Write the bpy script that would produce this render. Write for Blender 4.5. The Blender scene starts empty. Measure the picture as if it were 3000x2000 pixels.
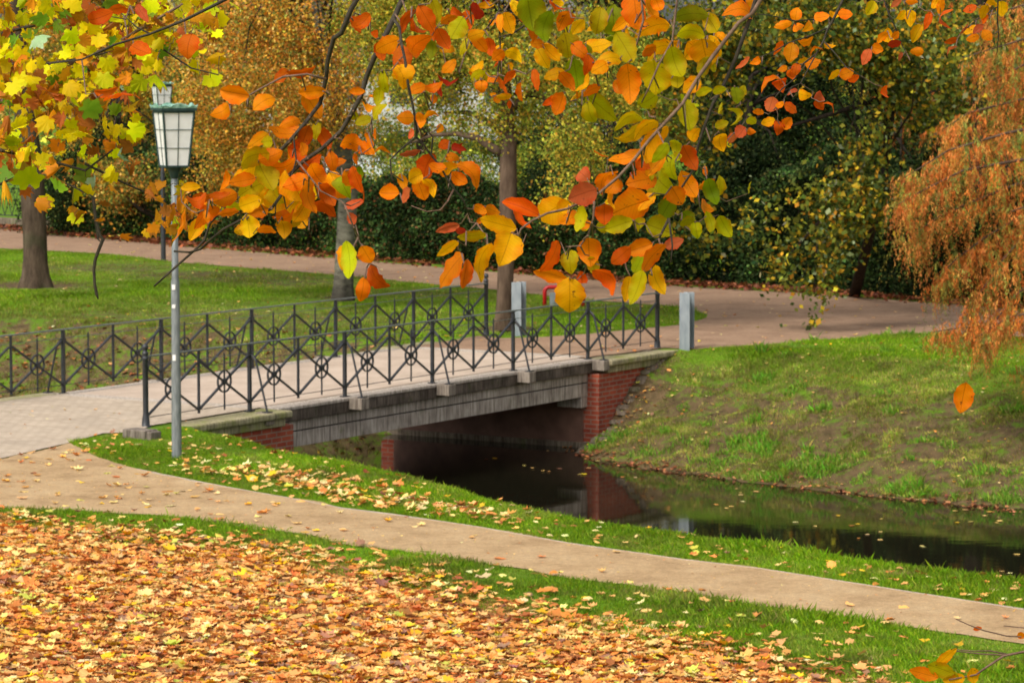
import bpy, math, numpy as np
from mathutils import Vector, Matrix, noise as mnoise
rng = np.random.default_rng(7)
sc = bpy.context.scene
COL = sc.collection
# ------------------------------------------------------------------ camera
F, V0, H = 9500.0, 176.7, 5.385
TH = math.atan((1000 - V0) / F)
CT, ST = math.cos(TH), math.sin(TH)
def ray(px, py):
    X = (px - 1500) / F; U = (1000 - py) / F
    return np.array([X, CT + U * ST, -ST + U * CT])
def G(px, py, z=0.0):
    d = ray(px, py); k = (z - H) / d[2]
    return np.array([0, 0, H]) + d * k
def A(px, py, D):
    return np.array([0, 0, H]) + ray(px, py) * D
cam_d = bpy.data.cameras.new('camera'); cam = bpy.data.objects.new('camera', cam_d); COL.objects.link(cam)
cam.location = (0, 0, H); cam.rotation_euler = (math.pi / 2 - TH, 0, 0)
cam_d.sensor_width = 36; cam_d.lens = F / 3000 * 36; cam_d.clip_start = .5; cam_d.clip_end = 3000
cam_d.dof.use_dof = True; cam_d.dof.focus_distance = 11.0; cam_d.dof.aperture_fstop = 17
sc.camera = cam

# ------------------------------------------------------------------ world and light
SUN_EL, SUN_ROT = math.radians(48), math.radians(-140)
w = bpy.data.worlds.new('World'); sc.world = w; w.use_nodes = True
nt = w.node_tree; nt.nodes.clear()
sky = nt.nodes.new('ShaderNodeTexSky'); sky.sky_type = 'NISHITA'; sky.sun_disc = False
sky.sun_elevation = SUN_EL; sky.sun_rotation = SUN_ROT; sky.dust_density = 4; sky.air_density = 1.0
hs = nt.nodes.new('ShaderNodeHueSaturation'); hs.inputs['Saturation'].default_value = .22
bg = nt.nodes.new('ShaderNodeBackground'); bg.inputs[1].default_value = .15
wo = nt.nodes.new('ShaderNodeOutputWorld')
nt.links.new(sky.outputs[0], hs.inputs['Color']); nt.links.new(hs.outputs[0], bg.inputs[0]); nt.links.new(bg.outputs[0], wo.inputs[0])
sd = bpy.data.lights.new('sun', 'SUN'); sd.energy = 1.5; sd.angle = math.radians(14); sd.color = (1, .95, .87)
so = bpy.data.objects.new('sun', sd); COL.objects.link(so)
# light comes from behind the camera's left shoulder
az = SUN_ROT
sdir = Vector((math.sin(az) * math.cos(SUN_EL), math.cos(az) * math.cos(SUN_EL), math.sin(SUN_EL)))
so.rotation_euler = sdir.to_track_quat('Z', 'Y').to_euler()
vs = sc.view_settings; vs.view_transform = 'Standard'; vs.look = 'None'; vs.exposure = 0.46; vs.gamma = 1; vs.use_curve_mapping = False
sc.cycles.max_bounces = 6; sc.cycles.diffuse_bounces = 3; sc.cycles.transmission_bounces = 4; sc.cycles.glossy_bounces = 3
sc.cycles.caustics_reflective = False; sc.cycles.caustics_refractive = False

# ------------------------------------------------------------------ materials
class NT:
    def __init__(s, name):
        s.m = bpy.data.materials.new(name); s.m.use_nodes = True; s.t = s.m.node_tree
        s.b = s.t.nodes['Principled BSDF']; s.out = s.t.nodes['Material Output']
        s.geo = None
    def n(s, t, **k):
        x = s.t.nodes.new(t)
        for a, b in k.items(): setattr(x, a, b)
        return x
    def l(s, a, b): s.t.links.new(a, b)
    def pos(s):
        if s.geo is None: s.geo = s.n('ShaderNodeTexCoord').outputs['Object']
        return s.geo
    def noise(s, scale, detail=4, vec=None, rough=.55, stretch=None):
        n = s.n('ShaderNodeTexNoise'); n.inputs['Scale'].default_value = scale; n.inputs['Detail'].default_value = detail
        n.inputs['Roughness'].default_value = rough
        v = vec or s.pos()
        if stretch:
            mp = s.n('ShaderNodeMapping'); mp.inputs['Scale'].default_value = stretch; s.l(v, mp.inputs[0]); v = mp.outputs[0]
        s.l(v, n.inputs['Vector']); return n.outputs[0]
    def ramp(s, fac, stops, interp='LINEAR'):
        r = s.n('ShaderNodeValToRGB'); r.color_ramp.interpolation = interp
        e = r.color_ramp.elements
        while len(e) < len(stops): e.new(.5)
        for q, (p, c) in zip(e, stops): q.position = p; q.color = (*c, 1) if len(c) == 3 else c
        s.l(fac, r.inputs[0]); return r.outputs[0]
    def mix(s, fac, a, b, mode='MIX'):
        m = s.n('ShaderNodeMix', data_type='RGBA', blend_type=mode)
        for i, v in ((0, fac), (6, a), (7, b)):
            if isinstance(v, (int, float)): m.inputs[i].default_value = v
            elif isinstance(v, tuple): m.inputs[i].default_value = (*v, 1)
            else: s.l(v, m.inputs[i])
        return m.outputs[2]
    def math(s, op, a, b=None):
        m = s.n('ShaderNodeMath', operation=op)
        for i, v in ((0, a), (1, b)):
            if v is None: continue
            if isinstance(v, (int, float)): m.inputs[i].default_value = v
            else: s.l(v, m.inputs[i])
        return m.outputs[0]
    def attr(s, name, o=0):
        return s.n('ShaderNodeAttribute', attribute_name=name).outputs[o]
    def bump(s, h, strength=.4, dist=.02):
        b = s.n('ShaderNodeBump'); b.inputs['Strength'].default_value = strength; b.inputs['Distance'].default_value = dist
        s.l(h, b.inputs['Height']); s.l(b.outputs[0], s.b.inputs['Normal'])
    def base(s, c, rough=.8, spec=.3, metal=0):
        if isinstance(c, tuple): s.b.inputs['Base Color'].default_value = (*c, 1)
        else: s.l(c, s.b.inputs['Base Color'])
        s.b.inputs['Roughness'].default_value = rough; s.b.inputs['Specular IOR Level'].default_value = spec
        s.b.inputs['Metallic'].default_value = metal
        return s.m

def simple(name, c1, c2, scale=8, rough=.7, spec=.3, metal=0, bump=.3, bd=.01, stretch=None):
    k = NT(name); n = k.noise(scale, 6, stretch=stretch)
    k.base(k.ramp(n, [(.3, c1), (.7, c2)]), rough, spec, metal)
    if bump: k.bump(k.noise(scale * 3, 5, stretch=stretch), bump, bd)
    return k.m

M = {}
# ground
k = NT('grass_ground')
g1 = k.ramp(k.noise(1.3, 6), [(.3, (.09, .19, .006)), (.55, (.14, .28, .008)), (.75, (.20, .33, .02))])
g2 = k.mix(k.math('MULTIPLY', k.noise(28, 4), .8), g1, (.08, .12, .012))
so_ = k.ramp(k.noise(6, 6), [(.3, (.06, .042, .018)), (.7, (.16, .105, .05))])
lf = k.ramp(k.noise(22, 3), [(.3, (.12, .045, .015)), (.5, (.35, .14, .04)), (.7, (.5, .26, .09))])
sa = k.math('ADD', k.attr('soil', 2), k.math('MULTIPLY', k.math('SUBTRACT', k.noise(2.6, 9, rough=.82), .5), 2.2))
sm = k.ramp(sa, [(.40, (0, 0, 0)), (.62, (1, 1, 1))])
c = k.mix(sm, g2, so_); c = k.mix(k.attr('leafy', 2), c, lf)
k.base(c, .95, .15); k.bump(k.noise(35, 5), .6, .05); M['ground'] = k.m
# gravel
def gravel(name, c1, c2, c3):
    k = NT(name)
    c = k.ramp(k.noise(1.1, 9, rough=.75), [(.30, c1), (.5, c2), (.72, c3)])
    c = k.mix(.5, c, k.ramp(k.noise(14, 5, rough=.7), [(.3, (.33, .32, .30)), (.5, (.5, .5, .5)), (.7, (.66, .64, .60))]), 'OVERLAY')
    c = k.mix(.55, c, k.ramp(k.noise(60, 3), [(.25, (.25, .24, .22)), (.5, (.5, .5, .5)), (.75, (.80, .76, .70))]), 'OVERLAY')
    c = k.mix(k.ramp(k.noise(38, 2), [(.70, (0, 0, 0)), (.74, (.6, .6, .6))]), c, (.10, .06, .035))
    k.base(c, .92, .2); k.bump(k.noise(90, 3), .5, .012); return k.m
M['gravel'] = gravel('sandy_gravel', (.25, .155, .075), (.42, .28, .145), (.50, .36, .205))
M['gravel2'] = gravel('reddish_gravel', (.20, .12, .075), (.30, .19, .12), (.38, .25, .165))
k = NT('concrete_deck')
c = k.ramp(k.noise(1.2, 6, rough=.65), [(.25, (.38, .29, .22)), (.55, (.50, .39, .30)), (.8, (.58, .47, .37))])
c = k.mix(.45, c, k.ramp(k.noise(45, 3), [(.25, (.36, .35, .34)), (.5, (.5, .5, .5)), (.75, (.66, .64, .6))]), 'OVERLAY')
k.base(c, .9, .2); k.bump(k.noise(60, 3), .3, .01); M['deck'] = k.m
k = NT('block_paving')
br = k.n('ShaderNodeTexBrick'); br.inputs['Scale'].default_value = 1; br.inputs['Mortar Size'].default_value = .008
br.inputs['Brick Width'].default_value = .22; br.inputs['Row Height'].default_value = .115
br.inputs['Color1'].default_value = (.42, .34, .26, 1); br.inputs['Color2'].default_value = (.50, .41, .32, 1); br.inputs['Mortar'].default_value = (.30, .24, .17, 1)
mp = k.n('ShaderNodeMapping'); mp.inputs['Rotation'].default_value = (0, 0, .75); k.l(k.pos(), mp.inputs[0]); k.l(mp.outputs[0], br.inputs[0])
c = k.mix(.7, br.outputs[0], k.ramp(k.noise(1.5, 6), [(.3, (.42, .41, .39)), (.7, (.58, .56, .53))]), 'OVERLAY')
k.base(c, .9, .2); k.bump(br.outputs[1], .3, -.004); M['blocks'] = k.m
k = NT('red_brick')
br = k.n('ShaderNodeTexBrick'); br.inputs['Scale'].default_value = 1; br.inputs['Mortar Size'].default_value = .010
br.inputs['Brick Width'].default_value = .26; br.inputs['Row Height'].default_value = .083; br.inputs['Bias'].default_value = -.1
br.inputs['Color1'].default_value = (.30, .055, .030, 1); br.inputs['Color2'].default_value = (.40, .090, .045, 1); br.inputs['Mortar'].default_value = (.30, .20, .15, 1)
k.l(k.n('ShaderNodeUVMap').outputs[0], br.inputs[0])
c = k.mix(.75, br.outputs[0], k.ramp(k.noise(3.5, 6), [(.3, (.33, .33, .33)), (.7, (.6, .57, .54))]), 'OVERLAY')
k.base(c, .9, .2); k.bump(br.outputs[1], .5, -.008); M['brick'] = k.m
def stained(name, c1, c2, moss, mf=.5):
    k = NT(name)
    c = k.ramp(k.noise(3, 6), [(.3, c1), (.7, c2)])
    st = k.ramp(k.noise(4, 6, stretch=(7, 7, .6)), [(.36, (.30, .27, .25)), (.60, (1, 1, 1))])
    c = k.mix(.8, c, st, 'MULTIPLY')
    ms = k.ramp(k.noise(2.2, 6, rough=.7), [(mf, (0, 0, 0)), (mf + .18, (1, 1, 1))])
    c = k.mix(ms, c, moss); k.base(c, .9, .2); k.bump(k.noise(30, 5), .4, .012); return k.m
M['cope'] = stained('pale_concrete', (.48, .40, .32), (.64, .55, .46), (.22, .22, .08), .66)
M['mossy'] = stained('mossy_stone', (.32, .28, .16), (.50, .43, .26), (.24, .25, .06), .48)
M['corbel'] = stained('worn_concrete', (.27, .22, .17), (.40, .33, .26), (.18, .18, .07), .6)
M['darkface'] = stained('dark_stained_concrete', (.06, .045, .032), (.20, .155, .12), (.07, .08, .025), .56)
M['girder'] = stained('weathered_girder', (.34, .28, .23), (.58, .50, .42), (.13, .15, .05), .60)
M['gap'] = simple('dark_joint', (.02, .016, .012), (.04, .03, .025), bump=0)
M['render_wall'] = simple('brown_render', (.13, .065, .045), (.24, .125, .085), 3)
M['iron'] = simple('black_iron', (.014, .015, .017), (.035, .037, .042), 20, .45, .5, 0, .1)
M['rail'] = simple('worn_rail_metal', (.10, .115, .11), (.20, .215, .20), 14, .42, .5, .2, .1)
M['galv'] = simple('galvanised_steel', (.20, .235, .25), (.34, .37, .38), 9, .45, .5, .25, .15, stretch=(1, 1, .35))
M['pole'] = simple('grey_green_pole', (.12, .135, .135), (.25, .265, .255), 12, .5, .5, .2, .2, stretch=(3, 3, .5))
M['pole2'] = simple('black_pole', (.02, .022, .024), (.04, .042, .045), 12, .5, .4, 0, .1)
M['copper'] = simple('green_copper', (.07, .20, .14), (.42, .66, .52), 14, .6, .3, 0, .2)
M['coppersd'] = simple('dark_copper', (.012, .03, .026), (.03, .06, .05), 10, .6, .3, 0, .2)
k = NT('opal_glass'); k.base(k.ramp(k.noise(5, 5), [(.3, (.72, .70, .66)), (.7, (.88, .87, .84))]), .25, .5); M['opal'] = k.m
M['red'] = simple('red_paint', (.50, .008, .012), (.62, .015, .02), 6, .35, .5, 0, 0)
M['stone'] = stained('rough_stone', (.16, .12, .085), (.30, .24, .17), (.13, .14, .05), .55)
M['block'] = stained('old_block', (.14, .11, .09), (.30, .25, .20), (.16, .16, .06), .6)
k = NT('bark')
c = k.ramp(k.noise(7, 8, stretch=(1, 1, .22), rough=.7), [(.3, (.028, .020, .013)), (.55, (.095, .065, .042)), (.75, (.16, .12, .085))])
c = k.mix(k.ramp(k.noise(1.1, 4), [(.52, (0, 0, 0)), (.68, (.7, .7, .7))]), c, (.04, .055, .02))
k.base(c, .95, .15); k.bump(k.noise(9, 8, stretch=(1, 1, .2), rough=.7), .9, .04); M['bark'] = k.m
M['bark_dark'] = simple('dark_bark', (.012, .009, .007), (.045, .032, .022), 10, .95, .1, 0, .6, .03, (1, 1, .3))
M['bark_brown'] = simple('brown_bark', (.06, .038, .025), (.15, .10, .066), 8, .95, .1, 0, .7, .03, (1, 1, .3))
k = NT('birch_bark')
c = k.ramp(k.noise(5, 7, stretch=(.7, .7, 2.2), rough=.7), [(.36, (.03, .025, .02)), (.50, (.13, .12, .085)), (.8, (.25, .23, .17))])
z = k.n('ShaderNodeSeparateXYZ'); k.l(k.pos(), z.inputs[0])
lo = k.ramp(z.outputs[2], [(.35, (1, 1, 1)), (.9, (0, 0, 0))])
c = k.mix(k.math('MULTIPLY', lo, .85), c, (.03, .025, .02)); k.base(c, .9, .2); k.bump(k.noise(14, 6), .5, .02); M['birch'] = k.m
M['twig'] = simple('dark_twig_bark', (.022, .016, .010), (.065, .05, .03), 60, .8, .25, 0, .4, .002)
M['twig2'] = simple('reddish_twig_bark', (.10, .055, .035), (.22, .13, .085), 60, .8, .25, 0, .4, .002)

def leafmat(name, transl=.35, rough=.55, near=False, spec=.3, rim=False):
    k = NT(name); c = k.attr('col', 0)
    if rim:
        s_ = k.n('ShaderNodeSeparateXYZ'); k.l(k.n('ShaderNodeUVMap').outputs[0], s_.inputs[0])
        ns = k.noise(14, 5, rough=.65)
        c = k.mix(k.ramp(k.math('ADD', s_.outputs[0], k.math('MULTIPLY', ns, .9)), [(.98, (0, 0, 0)), (1.22, (.85, .85, .85))]), c, (.36, .13, .02))
        c = k.mix(k.ramp(k.noise(9, 4), [(.4, (0, 0, 0)), (.7, (.55, .55, .55))]), c, k.mix(1.0, c, (.55, .85, .6), 'MULTIPLY'))
    if near:
        uv = k.n('ShaderNodeUVMap').outputs[0]; s = k.n('ShaderNodeSeparateXYZ'); k.l(uv, s.inputs[0])
        av = k.math('ABSOLUTE', k.math('SUBTRACT', s.outputs[1], .5))
        ph = k.math('MULTIPLY', k.math('SUBTRACT', s.outputs[0], k.math('MULTIPLY', av, .55)), 62.0)
        vein = k.ramp(k.math('SINE', ph), [(.80, (0, 0, 0)), (1.0, (1, 1, 1))])
        mid = k.ramp(av, [(.0, (1, 1, 1)), (.03, (0, 0, 0))])
        c = k.mix(k.math('MULTIPLY', vein, .20), c, k.mix(1.0, c, (.45, .38, .3), 'MULTIPLY'))
        c = k.mix(k.math('MULTIPLY', mid, .55), c, k.mix(1.0, c, (.35, .26, .2), 'MULTIPLY'))
        # colour turning from the rim inwards and small brown spots
        rimc = k.mix(1.0, c, (1.0, .62, .55), 'MULTIPLY')
        c = k.mix(k.ramp(k.math('ADD', av, k.math('MULTIPLY', k.noise(30, 3), .5)), [(.48, (0, 0, 0)), (.72, (.8, .8, .8))]), c, rimc)
        c = k.mix(k.ramp(k.noise(75, 4, rough=.6), [(.66, (0, 0, 0)), (.72, (.85, .85, .85))]), c, (.10, .03, .012))
        c = k.mix(k.ramp(k.noise(18, 3), [(.35, (0, 0, 0)), (.75, (.45, .45, .45))]), c, k.mix(1.0, c, (1.15, .75, .5), 'MULTIPLY'))
        k.bump(k.math('ADD', vein, mid), .25, .0015)
    k.base(c, rough, spec)
    if transl:
        tr = k.n('ShaderNodeBsdfTranslucent'); k.l(c, tr.inputs[0]); mx = k.n('ShaderNodeMixShader'); mx.inputs[0].default_value = transl
        k.l(k.b.outputs[0], mx.inputs[1]); k.l(tr.outputs[0], mx.inputs[2]); k.l(mx.outputs[0], k.out.inputs[0])
    return k.m
M['leaf_near'] = leafmat('near_leaf', .50, .55, True, .10)
M['leaf_maple'] = leafmat('maple_leaf', .45, .55, spec=.12, rim=True)
M['leaf'] = leafmat('leaf', .32, .7, spec=.10)
M['leaf_dark'] = leafmat('evergreen_leaf', .12, .7, spec=.06)
M['needle'] = leafmat('feathery_needle', .3, .7)
M['dry'] = leafmat('dry_leaf', .12, .65)
M['blade'] = leafmat('grass_blade', .35, .6, spec=.2)
# water
k = NT('dark_water'); k.base((.010, .009, .005), .035, .48); k.b.inputs['IOR'].default_value = 1.33
k.bump(k.noise(1.6, 4, stretch=(1, 1.6, 1)), .05, .02); M['water'] = k.m
M['bldg'] = simple('pale_wall_paint', (.50, .48, .46), (.62, .60, .58), 1, .9, .2, 0, 0)
M['roof'] = simple('grey_roof', (.10, .10, .11), (.16, .15, .15), 3, .8)
M['glass'] = simple('window_glass', (.03, .04, .05), (.06, .08, .10), 2, .08, .6, 0, 0)
M['van'] = simple('white_car_paint', (.72, .73, .75), (.8, .8, .82), 2, .3, .5, 0, 0)
M['blue'] = simple('blue_car_paint', (.02, .13, .45), (.03, .17, .52), 2, .3, .5, 0, 0)
M['rubber'] = simple('rubber', (.012, .012, .012), (.02, .02, .02), 5, .8, .2, 0, 0)

# ------------------------------------------------------------------ object helpers
def tag(o, label=None, cat=None, group=None, kind=None):
    for a, b in (('label', label), ('category', cat), ('group', group), ('kind', kind)):
        if b: o[a] = b
    return o
def empty(name, loc=(0, 0, 0)):
    o = bpy.data.objects.new(name, None); COL.objects.link(o); o.location = loc; o.empty_display_size = .2
    return o
class MB:
    def __init__(s): s.v = []; s.f = []; s.uv = {}
    def add(s, vs, fs):
        b = len(s.v); s.v += [tuple(map(float, q)) for q in vs]; s.f += [tuple(b + i for i in f) for f in fs]
    def hexa(s, p8):  # bottom 4 then top 4
        s.add(p8, [(3, 2, 1, 0), (4, 5, 6, 7), (0, 1, 5, 4), (1, 2, 6, 5), (2, 3, 7, 6), (3, 0, 4, 7)])
    def box(s, x0, x1, y0, y1, z0, z1, T=None):
        P = [(x0, y0, z0), (x1, y0, z0), (x1, y1, z0), (x0, y1, z0), (x0, y0, z1), (x1, y0, z1), (x1, y1, z1), (x0, y1, z1)]
        if T: P = [T(*p) for p in P]
        s.hexa(P)
    def bar(s, a, b, wx, wy, up=(0, 0, 1)):
        a = Vector(a); b = Vector(b); d = (b - a).normalized(); u = Vector(up)
        if abs(d.dot(u)) > .98: u = Vector((math.sin(.554), math.cos(.554), 0))
        x = d.cross(u).normalized(); y = x.cross(d).normalized()
        P = [p + x * i * wx / 2 + y * j * wy / 2 for p in (a, b) for i, j in ((-1, -1), (1, -1), (1, 1), (-1, 1))]
        s.hexa(P)
    def tube(s, pts, r, n=8, cap=True):
        pts = [Vector(p) for p in pts]; r = [r] * len(pts) if isinstance(r, (int, float)) else list(r)
        b = len(s.v); prev = None
        for i, p in enumerate(pts):
            d = (pts[min(i + 1, len(pts) - 1)] - pts[max(i - 1, 0)]).normalized()
            if prev is None:
                x = d.cross(Vector((0, 0, 1)) if abs(d.z) < .9 else Vector((1, 0, 0))).normalized()
            else: x = (prev - d * prev.dot(d)).normalized()
            prev = x; y = d.cross(x)
            for j in range(n):
                a = 2 * math.pi * j / n; s.v.append(tuple(p + (x * math.cos(a) + y * math.sin(a)) * r[i]))
        for i in range(len(pts) - 1):
            for j in range(n):
                k2 = (j + 1) % n; s.f.append((b + i * n + j, b + i * n + k2, b + (i + 1) * n + k2, b + (i + 1) * n + j))
        if cap:
            s.f.append(tuple(b + j for j in reversed(range(n)))); e = b + (len(pts) - 1) * n; s.f.append(tuple(e + j for j in range(n)))
    def lathe(s, c, prof, n=16, T=None):
        s.tube([(c[0], c[1], c[2] + z) for r, z in prof], [r for r, z in prof], n)
    def build(s, name, mat, parent=None, smooth=False, bevel=0, loc=None):
        me = bpy.data.meshes.new(name); me.from_pydata(s.v, [], s.f); me.materials.append(mat); me.update()
        if smooth: me.polygons.foreach_set('use_smooth', [True] * len(me.polygons))
        o = bpy.data.objects.new(name, me); COL.objects.link(o)
        if parent is not None: o.parent = parent
        if bevel:
            m = o.modifiers.new('b', 'BEVEL'); m.width = bevel; m.segments = 2; m.limit_method = 'ANGLE'
        return o
def rebase(root, o):
    pass
def npmesh(name, V, loops, totals, mat, parent=None, col=None, uv=None, smooth=False):
    me = bpy.data.meshes.new(name)
    me.vertices.add(len(V)); me.vertices.foreach_set('co', np.asarray(V, np.float32).ravel())
    me.loops.add(len(loops)); me.loops.foreach_set('vertex_index', np.asarray(loops, np.int32))
    nf = len(totals); me.polygons.add(nf)
    st = np.zeros(nf, np.int32); st[1:] = np.cumsum(totals)[:-1]
    me.polygons.foreach_set('loop_start', st); me.polygons.foreach_set('loop_total', np.asarray(totals, np.int32))
    if smooth: me.polygons.foreach_set('use_smooth', np.ones(nf, bool))
    me.update(calc_edges=True)
    if col is not None:
        at = me.attributes.new('col', 'FLOAT_COLOR', 'POINT'); c4 = np.ones((len(V), 4), np.float32); c4[:, :3] = col
        at.data.foreach_set('color', c4.ravel())
    if uv is not None:
        ul = me.uv_layers.new(name='UVMap'); ul.data.foreach_set('uv', np.asarray(uv, np.float32)[np.asarray(loops)].ravel())
    me.materials.append(mat)
    o = bpy.data.objects.new(name, me); COL.objects.link(o)
    if parent is not None: o.parent = parent
    return o
def rand_rot(n, tilt=None, r=None):
    """random frames; tilt None = uniform, else normals within about tilt radians of up"""
    r = r or rng
    if tilt is None:
        q = r.normal(size=(n, 4)); q /= np.linalg.norm(q, axis=1)[:, None]
        w_, x, y, z = q.T
        return np.stack([np.stack([1 - 2 * (y * y + z * z), 2 * (x * y - z * w_), 2 * (x * z + y * w_)], 1),
                         np.stack([2 * (x * y + z * w_), 1 - 2 * (x * x + z * z), 2 * (y * z - x * w_)], 1),
                         np.stack([2 * (x * z - y * w_), 2 * (y * z + x * w_), 1 - 2 * (x * x + y * y)], 1)], 1)
    a = r.uniform(0, 2 * np.pi, n); b = np.abs(r.normal(0, tilt, n)); c_ = r.uniform(0, 2 * np.pi, n)
    def Rz(t): z0 = np.zeros_like(t); o1 = z0 + 1; return np.stack([np.stack([np.cos(t), -np.sin(t), z0], 1), np.stack([np.sin(t), np.cos(t), z0], 1), np.stack([z0, z0, o1], 1)], 1)
    def Rx(t): z0 = np.zeros_like(t); o1 = z0 + 1; return np.stack([np.stack([o1, z0, z0], 1), np.stack([z0, np.cos(t), -np.sin(t)], 1), np.stack([z0, np.sin(t), np.cos(t)], 1)], 1)
    return Rz(c_) @ Rx(b) @ Rz(a)
def instances(name, tv, tf, R, T, S, C, mat, parent=None):
    """tv k x 3 template (or n x k x 3), tf list of faces; writes ONE mesh of n copies"""
    n = len(T); tv = np.asarray(tv, float)
    if tv.ndim == 2: tv = np.broadcast_to(tv, (n,) + tv.shape)
    kk = tv.shape[1]
    V = np.einsum('nij,nkj->nki', R, tv * np.reshape(S, (n, 1, -1))) + T[:, None, :]
    fl = np.concatenate([np.array(f) for f in tf]); ft = np.array([len(f) for f in tf])
    loops = (fl[None, :] + (np.arange(n) * kk)[:, None]).ravel(); tot = np.tile(ft, n)
    return npmesh(name, V.reshape(-1, 3), loops, tot, mat, parent, np.repeat(C, kk, axis=0))
def palette(n, cols, wts, jit=.16, r=None):
    r = r or rng; cols = np.array(cols, float); wts = np.array(wts, float) / sum(wts)
    c = cols[r.choice(len(cols), n, p=wts)]
    return np.clip(c * np.exp(r.normal(0, jit, (n, 1))) * np.exp(r.normal(0, jit * .4, (n, 3))), .001, .95)
def inpoly(x, y, P):
    x = np.asarray(x); y = np.asarray(y); r = np.zeros(x.shape, bool); n = len(P)
    for i in range(n):
        x1, y1 = P[i][0], P[i][1]; x2, y2 = P[(i + 1) % n][0], P[(i + 1) % n][1]
        if y1 == y2: continue
        c = ((y1 > y) != (y2 > y)) & (x < (x2 - x1) * (y - y1) / (y2 - y1) + x1)
        r ^= c
    return r
def plinedist(x, y, P, vals=None):
    best = np.full(x.shape, 1e9); bv = np.zeros(x.shape); ws = np.zeros(x.shape)
    for i in range(len(P) - 1):
        ax, ay = P[i][:2]; bx, by = P[i + 1][:2]; dx, dy = bx - ax, by - ay
        t = np.clip(((x - ax) * dx + (y - ay) * dy) / (dx * dx + dy * dy), 0, 1)
        d = np.hypot(x - ax - t * dx, y - ay - t * dy); m = d < best
        best = np.where(m, d, best)
        if vals is not None:
            w_ = 1 / (d + .25) ** 4; bv += w_ * (vals[i] + (vals[i + 1] - vals[i]) * t); ws += w_
    return (best, bv / ws) if vals is not None else best

# ------------------------------------------------------------------ bridge frame
N0 = np.array([-5.395, 47.50]); AN = .554; BAY = 2.573; WD = 4.14
US = np.array([math.sin(AN), math.cos(AN)]); UT = np.array([-math.cos(AN), math.sin(AN)])
def B(s, t, z=0.0):
    p = N0 + US * s + UT * t
    return (p[0], p[1], z)
S1, S2 = 3.30, 12.75       # faces of the two abutments

# ------------------------------------------------------------------ terrain
WZ = -1.6
def gp(*pts): return [G(x, y)[:2] for x, y in pts]
near_c = [B(1.0, 60)[:2], B(.8, 20)[:2], B(1.6, 5)[:2], B(1.3, .5)[:2]] + gp((565, 1262), (674, 1281), (816, 1330), (1020, 1365), (1180, 1399), (1403, 1467), (1658, 1526), (2000, 1574), (2446, 1641), (3000, 1710)) + [np.array([8.5, 30.5]), np.array([15, 26]), np.array([40, 15])]
near_s = [.5, .5, .9, 1.0] + [.9] * 3 + [1.1] * 10
far_c = [B(15.5, 60)[:2], B(15, 20)[:2], B(14.4, 5)[:2], B(14.5, 4)[:2], B(14.5, .2)[:2], np.array([2.75, 60.45]), np.array([4.3, 60.3]), np.array([6.8, 59.2]), np.array([9.1, 57.4]), np.array([15, 53.0]), np.array([50, 36])]
far_s = [.35, .4, .8, 1.2, 1.2, .62, .40, .315, .30, .30, .30]
chan = list(near_c) + list(reversed(far_c))
WLP = [np.array([1.50, 58.35])] + [G(a_, b_, WZ)[:2] for a_, b_ in ((1700, 1322), (1760, 1345), (1880, 1366), (2000, 1386), (2268, 1417), (2535, 1449), (2780, 1474), (3000, 1500), (3300, 1535))] + [np.array([30, 37]), np.array([52, 26])]
BKP = [np.array([1.7, 58.9])] + list(far_c[5:]) + [np.array([52, 26.0])] + list(reversed(WLP))
nz_tab = rng.normal(size=(64, 64))
def vnoise(x, y, sc_):
    x = np.asarray(x) * sc_ + 100.0; y = np.asarray(y) * sc_ + 100.0
    xi = np.floor(x).astype(int); yi = np.floor(y).astype(int); fx = x - xi; fy = y - yi
    fx = fx * fx * (3 - 2 * fx); fy = fy * fy * (3 - 2 * fy)
    g = lambda i, j: nz_tab[i % 64, j % 64]
    return (g(xi, yi) * (1 - fx) + g(xi + 1, yi) * fx) * (1 - fy) + (g(xi, yi + 1) * (1 - fx) + g(xi + 1, yi + 1) * fx) * fy
def height(x, y):
    x = np.asarray(x, float); y = np.asarray(y, float)
    ins = inpoly(x, y, chan)
    dn, sn = plinedist(x, y, near_c, near_s); df, sf = plinedist(x, y, far_c, far_s)
    af = np.sqrt((df * sf) ** 2 + .09) - .3
    dw = plinedist(x, y, WLP); inb = inpoly(x, y, BKP); front = ((x - N0[0]) * UT[0] + (y - N0[1]) * UT[1]) < -.25
    u_ = df / (df + dw + 1e-6)
    af = np.where(inb, 1.6 * (u_ ** 1.12), np.where(front, 1.6 + dw * .5, af))
    a = np.minimum(np.sqrt((dn * sn) ** 2 + .09) - .3, af)
    bump = (vnoise(x, y, 1.3) * .055 + vnoise(x, y, 3.1) * .035) * np.clip(a * 2, 0, 1)
    z = -np.minimum(a, 2.4) + bump
    return np.where(ins, z, 0.0)
def axis(lo, hi, a, b, st):
    mid = np.arange(a, b + 1e-6, st); L = [a]; d = st
    while L[-1] > lo: d *= 1.25; L.append(L[-1] - d)
    R_ = [b]; d = st
    while R_[-1] < hi: d *= 1.25; R_.append(R_[-1] + d)
    return np.concatenate([np.array(L[1:])[::-1], mid, np.array(R_[1:])])
xs = axis(-900, 900, -14, 17, .22); ys = axis(-200, 1800, 27, 78, .22)
XX, YY = np.meshgrid(xs, ys); ZZ = height(XX, YY)
nx, ny = len(xs), len(ys)
idx = np.arange(nx * ny).reshape(ny, nx)
quads = np.stack([idx[:-1, :-1], idx[:-1, 1:], idx[1:, 1:], idx[1:, :-1]], -1).reshape(-1, 4)
ground = npmesh('ground', np.stack([XX, YY, ZZ], -1).reshape(-1, 3), quads.ravel(), np.full(len(quads), 4), M['ground'], smooth=True)
tag(ground, 'mown park lawn sloping down to the stream', None, None, 'structure')
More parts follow.
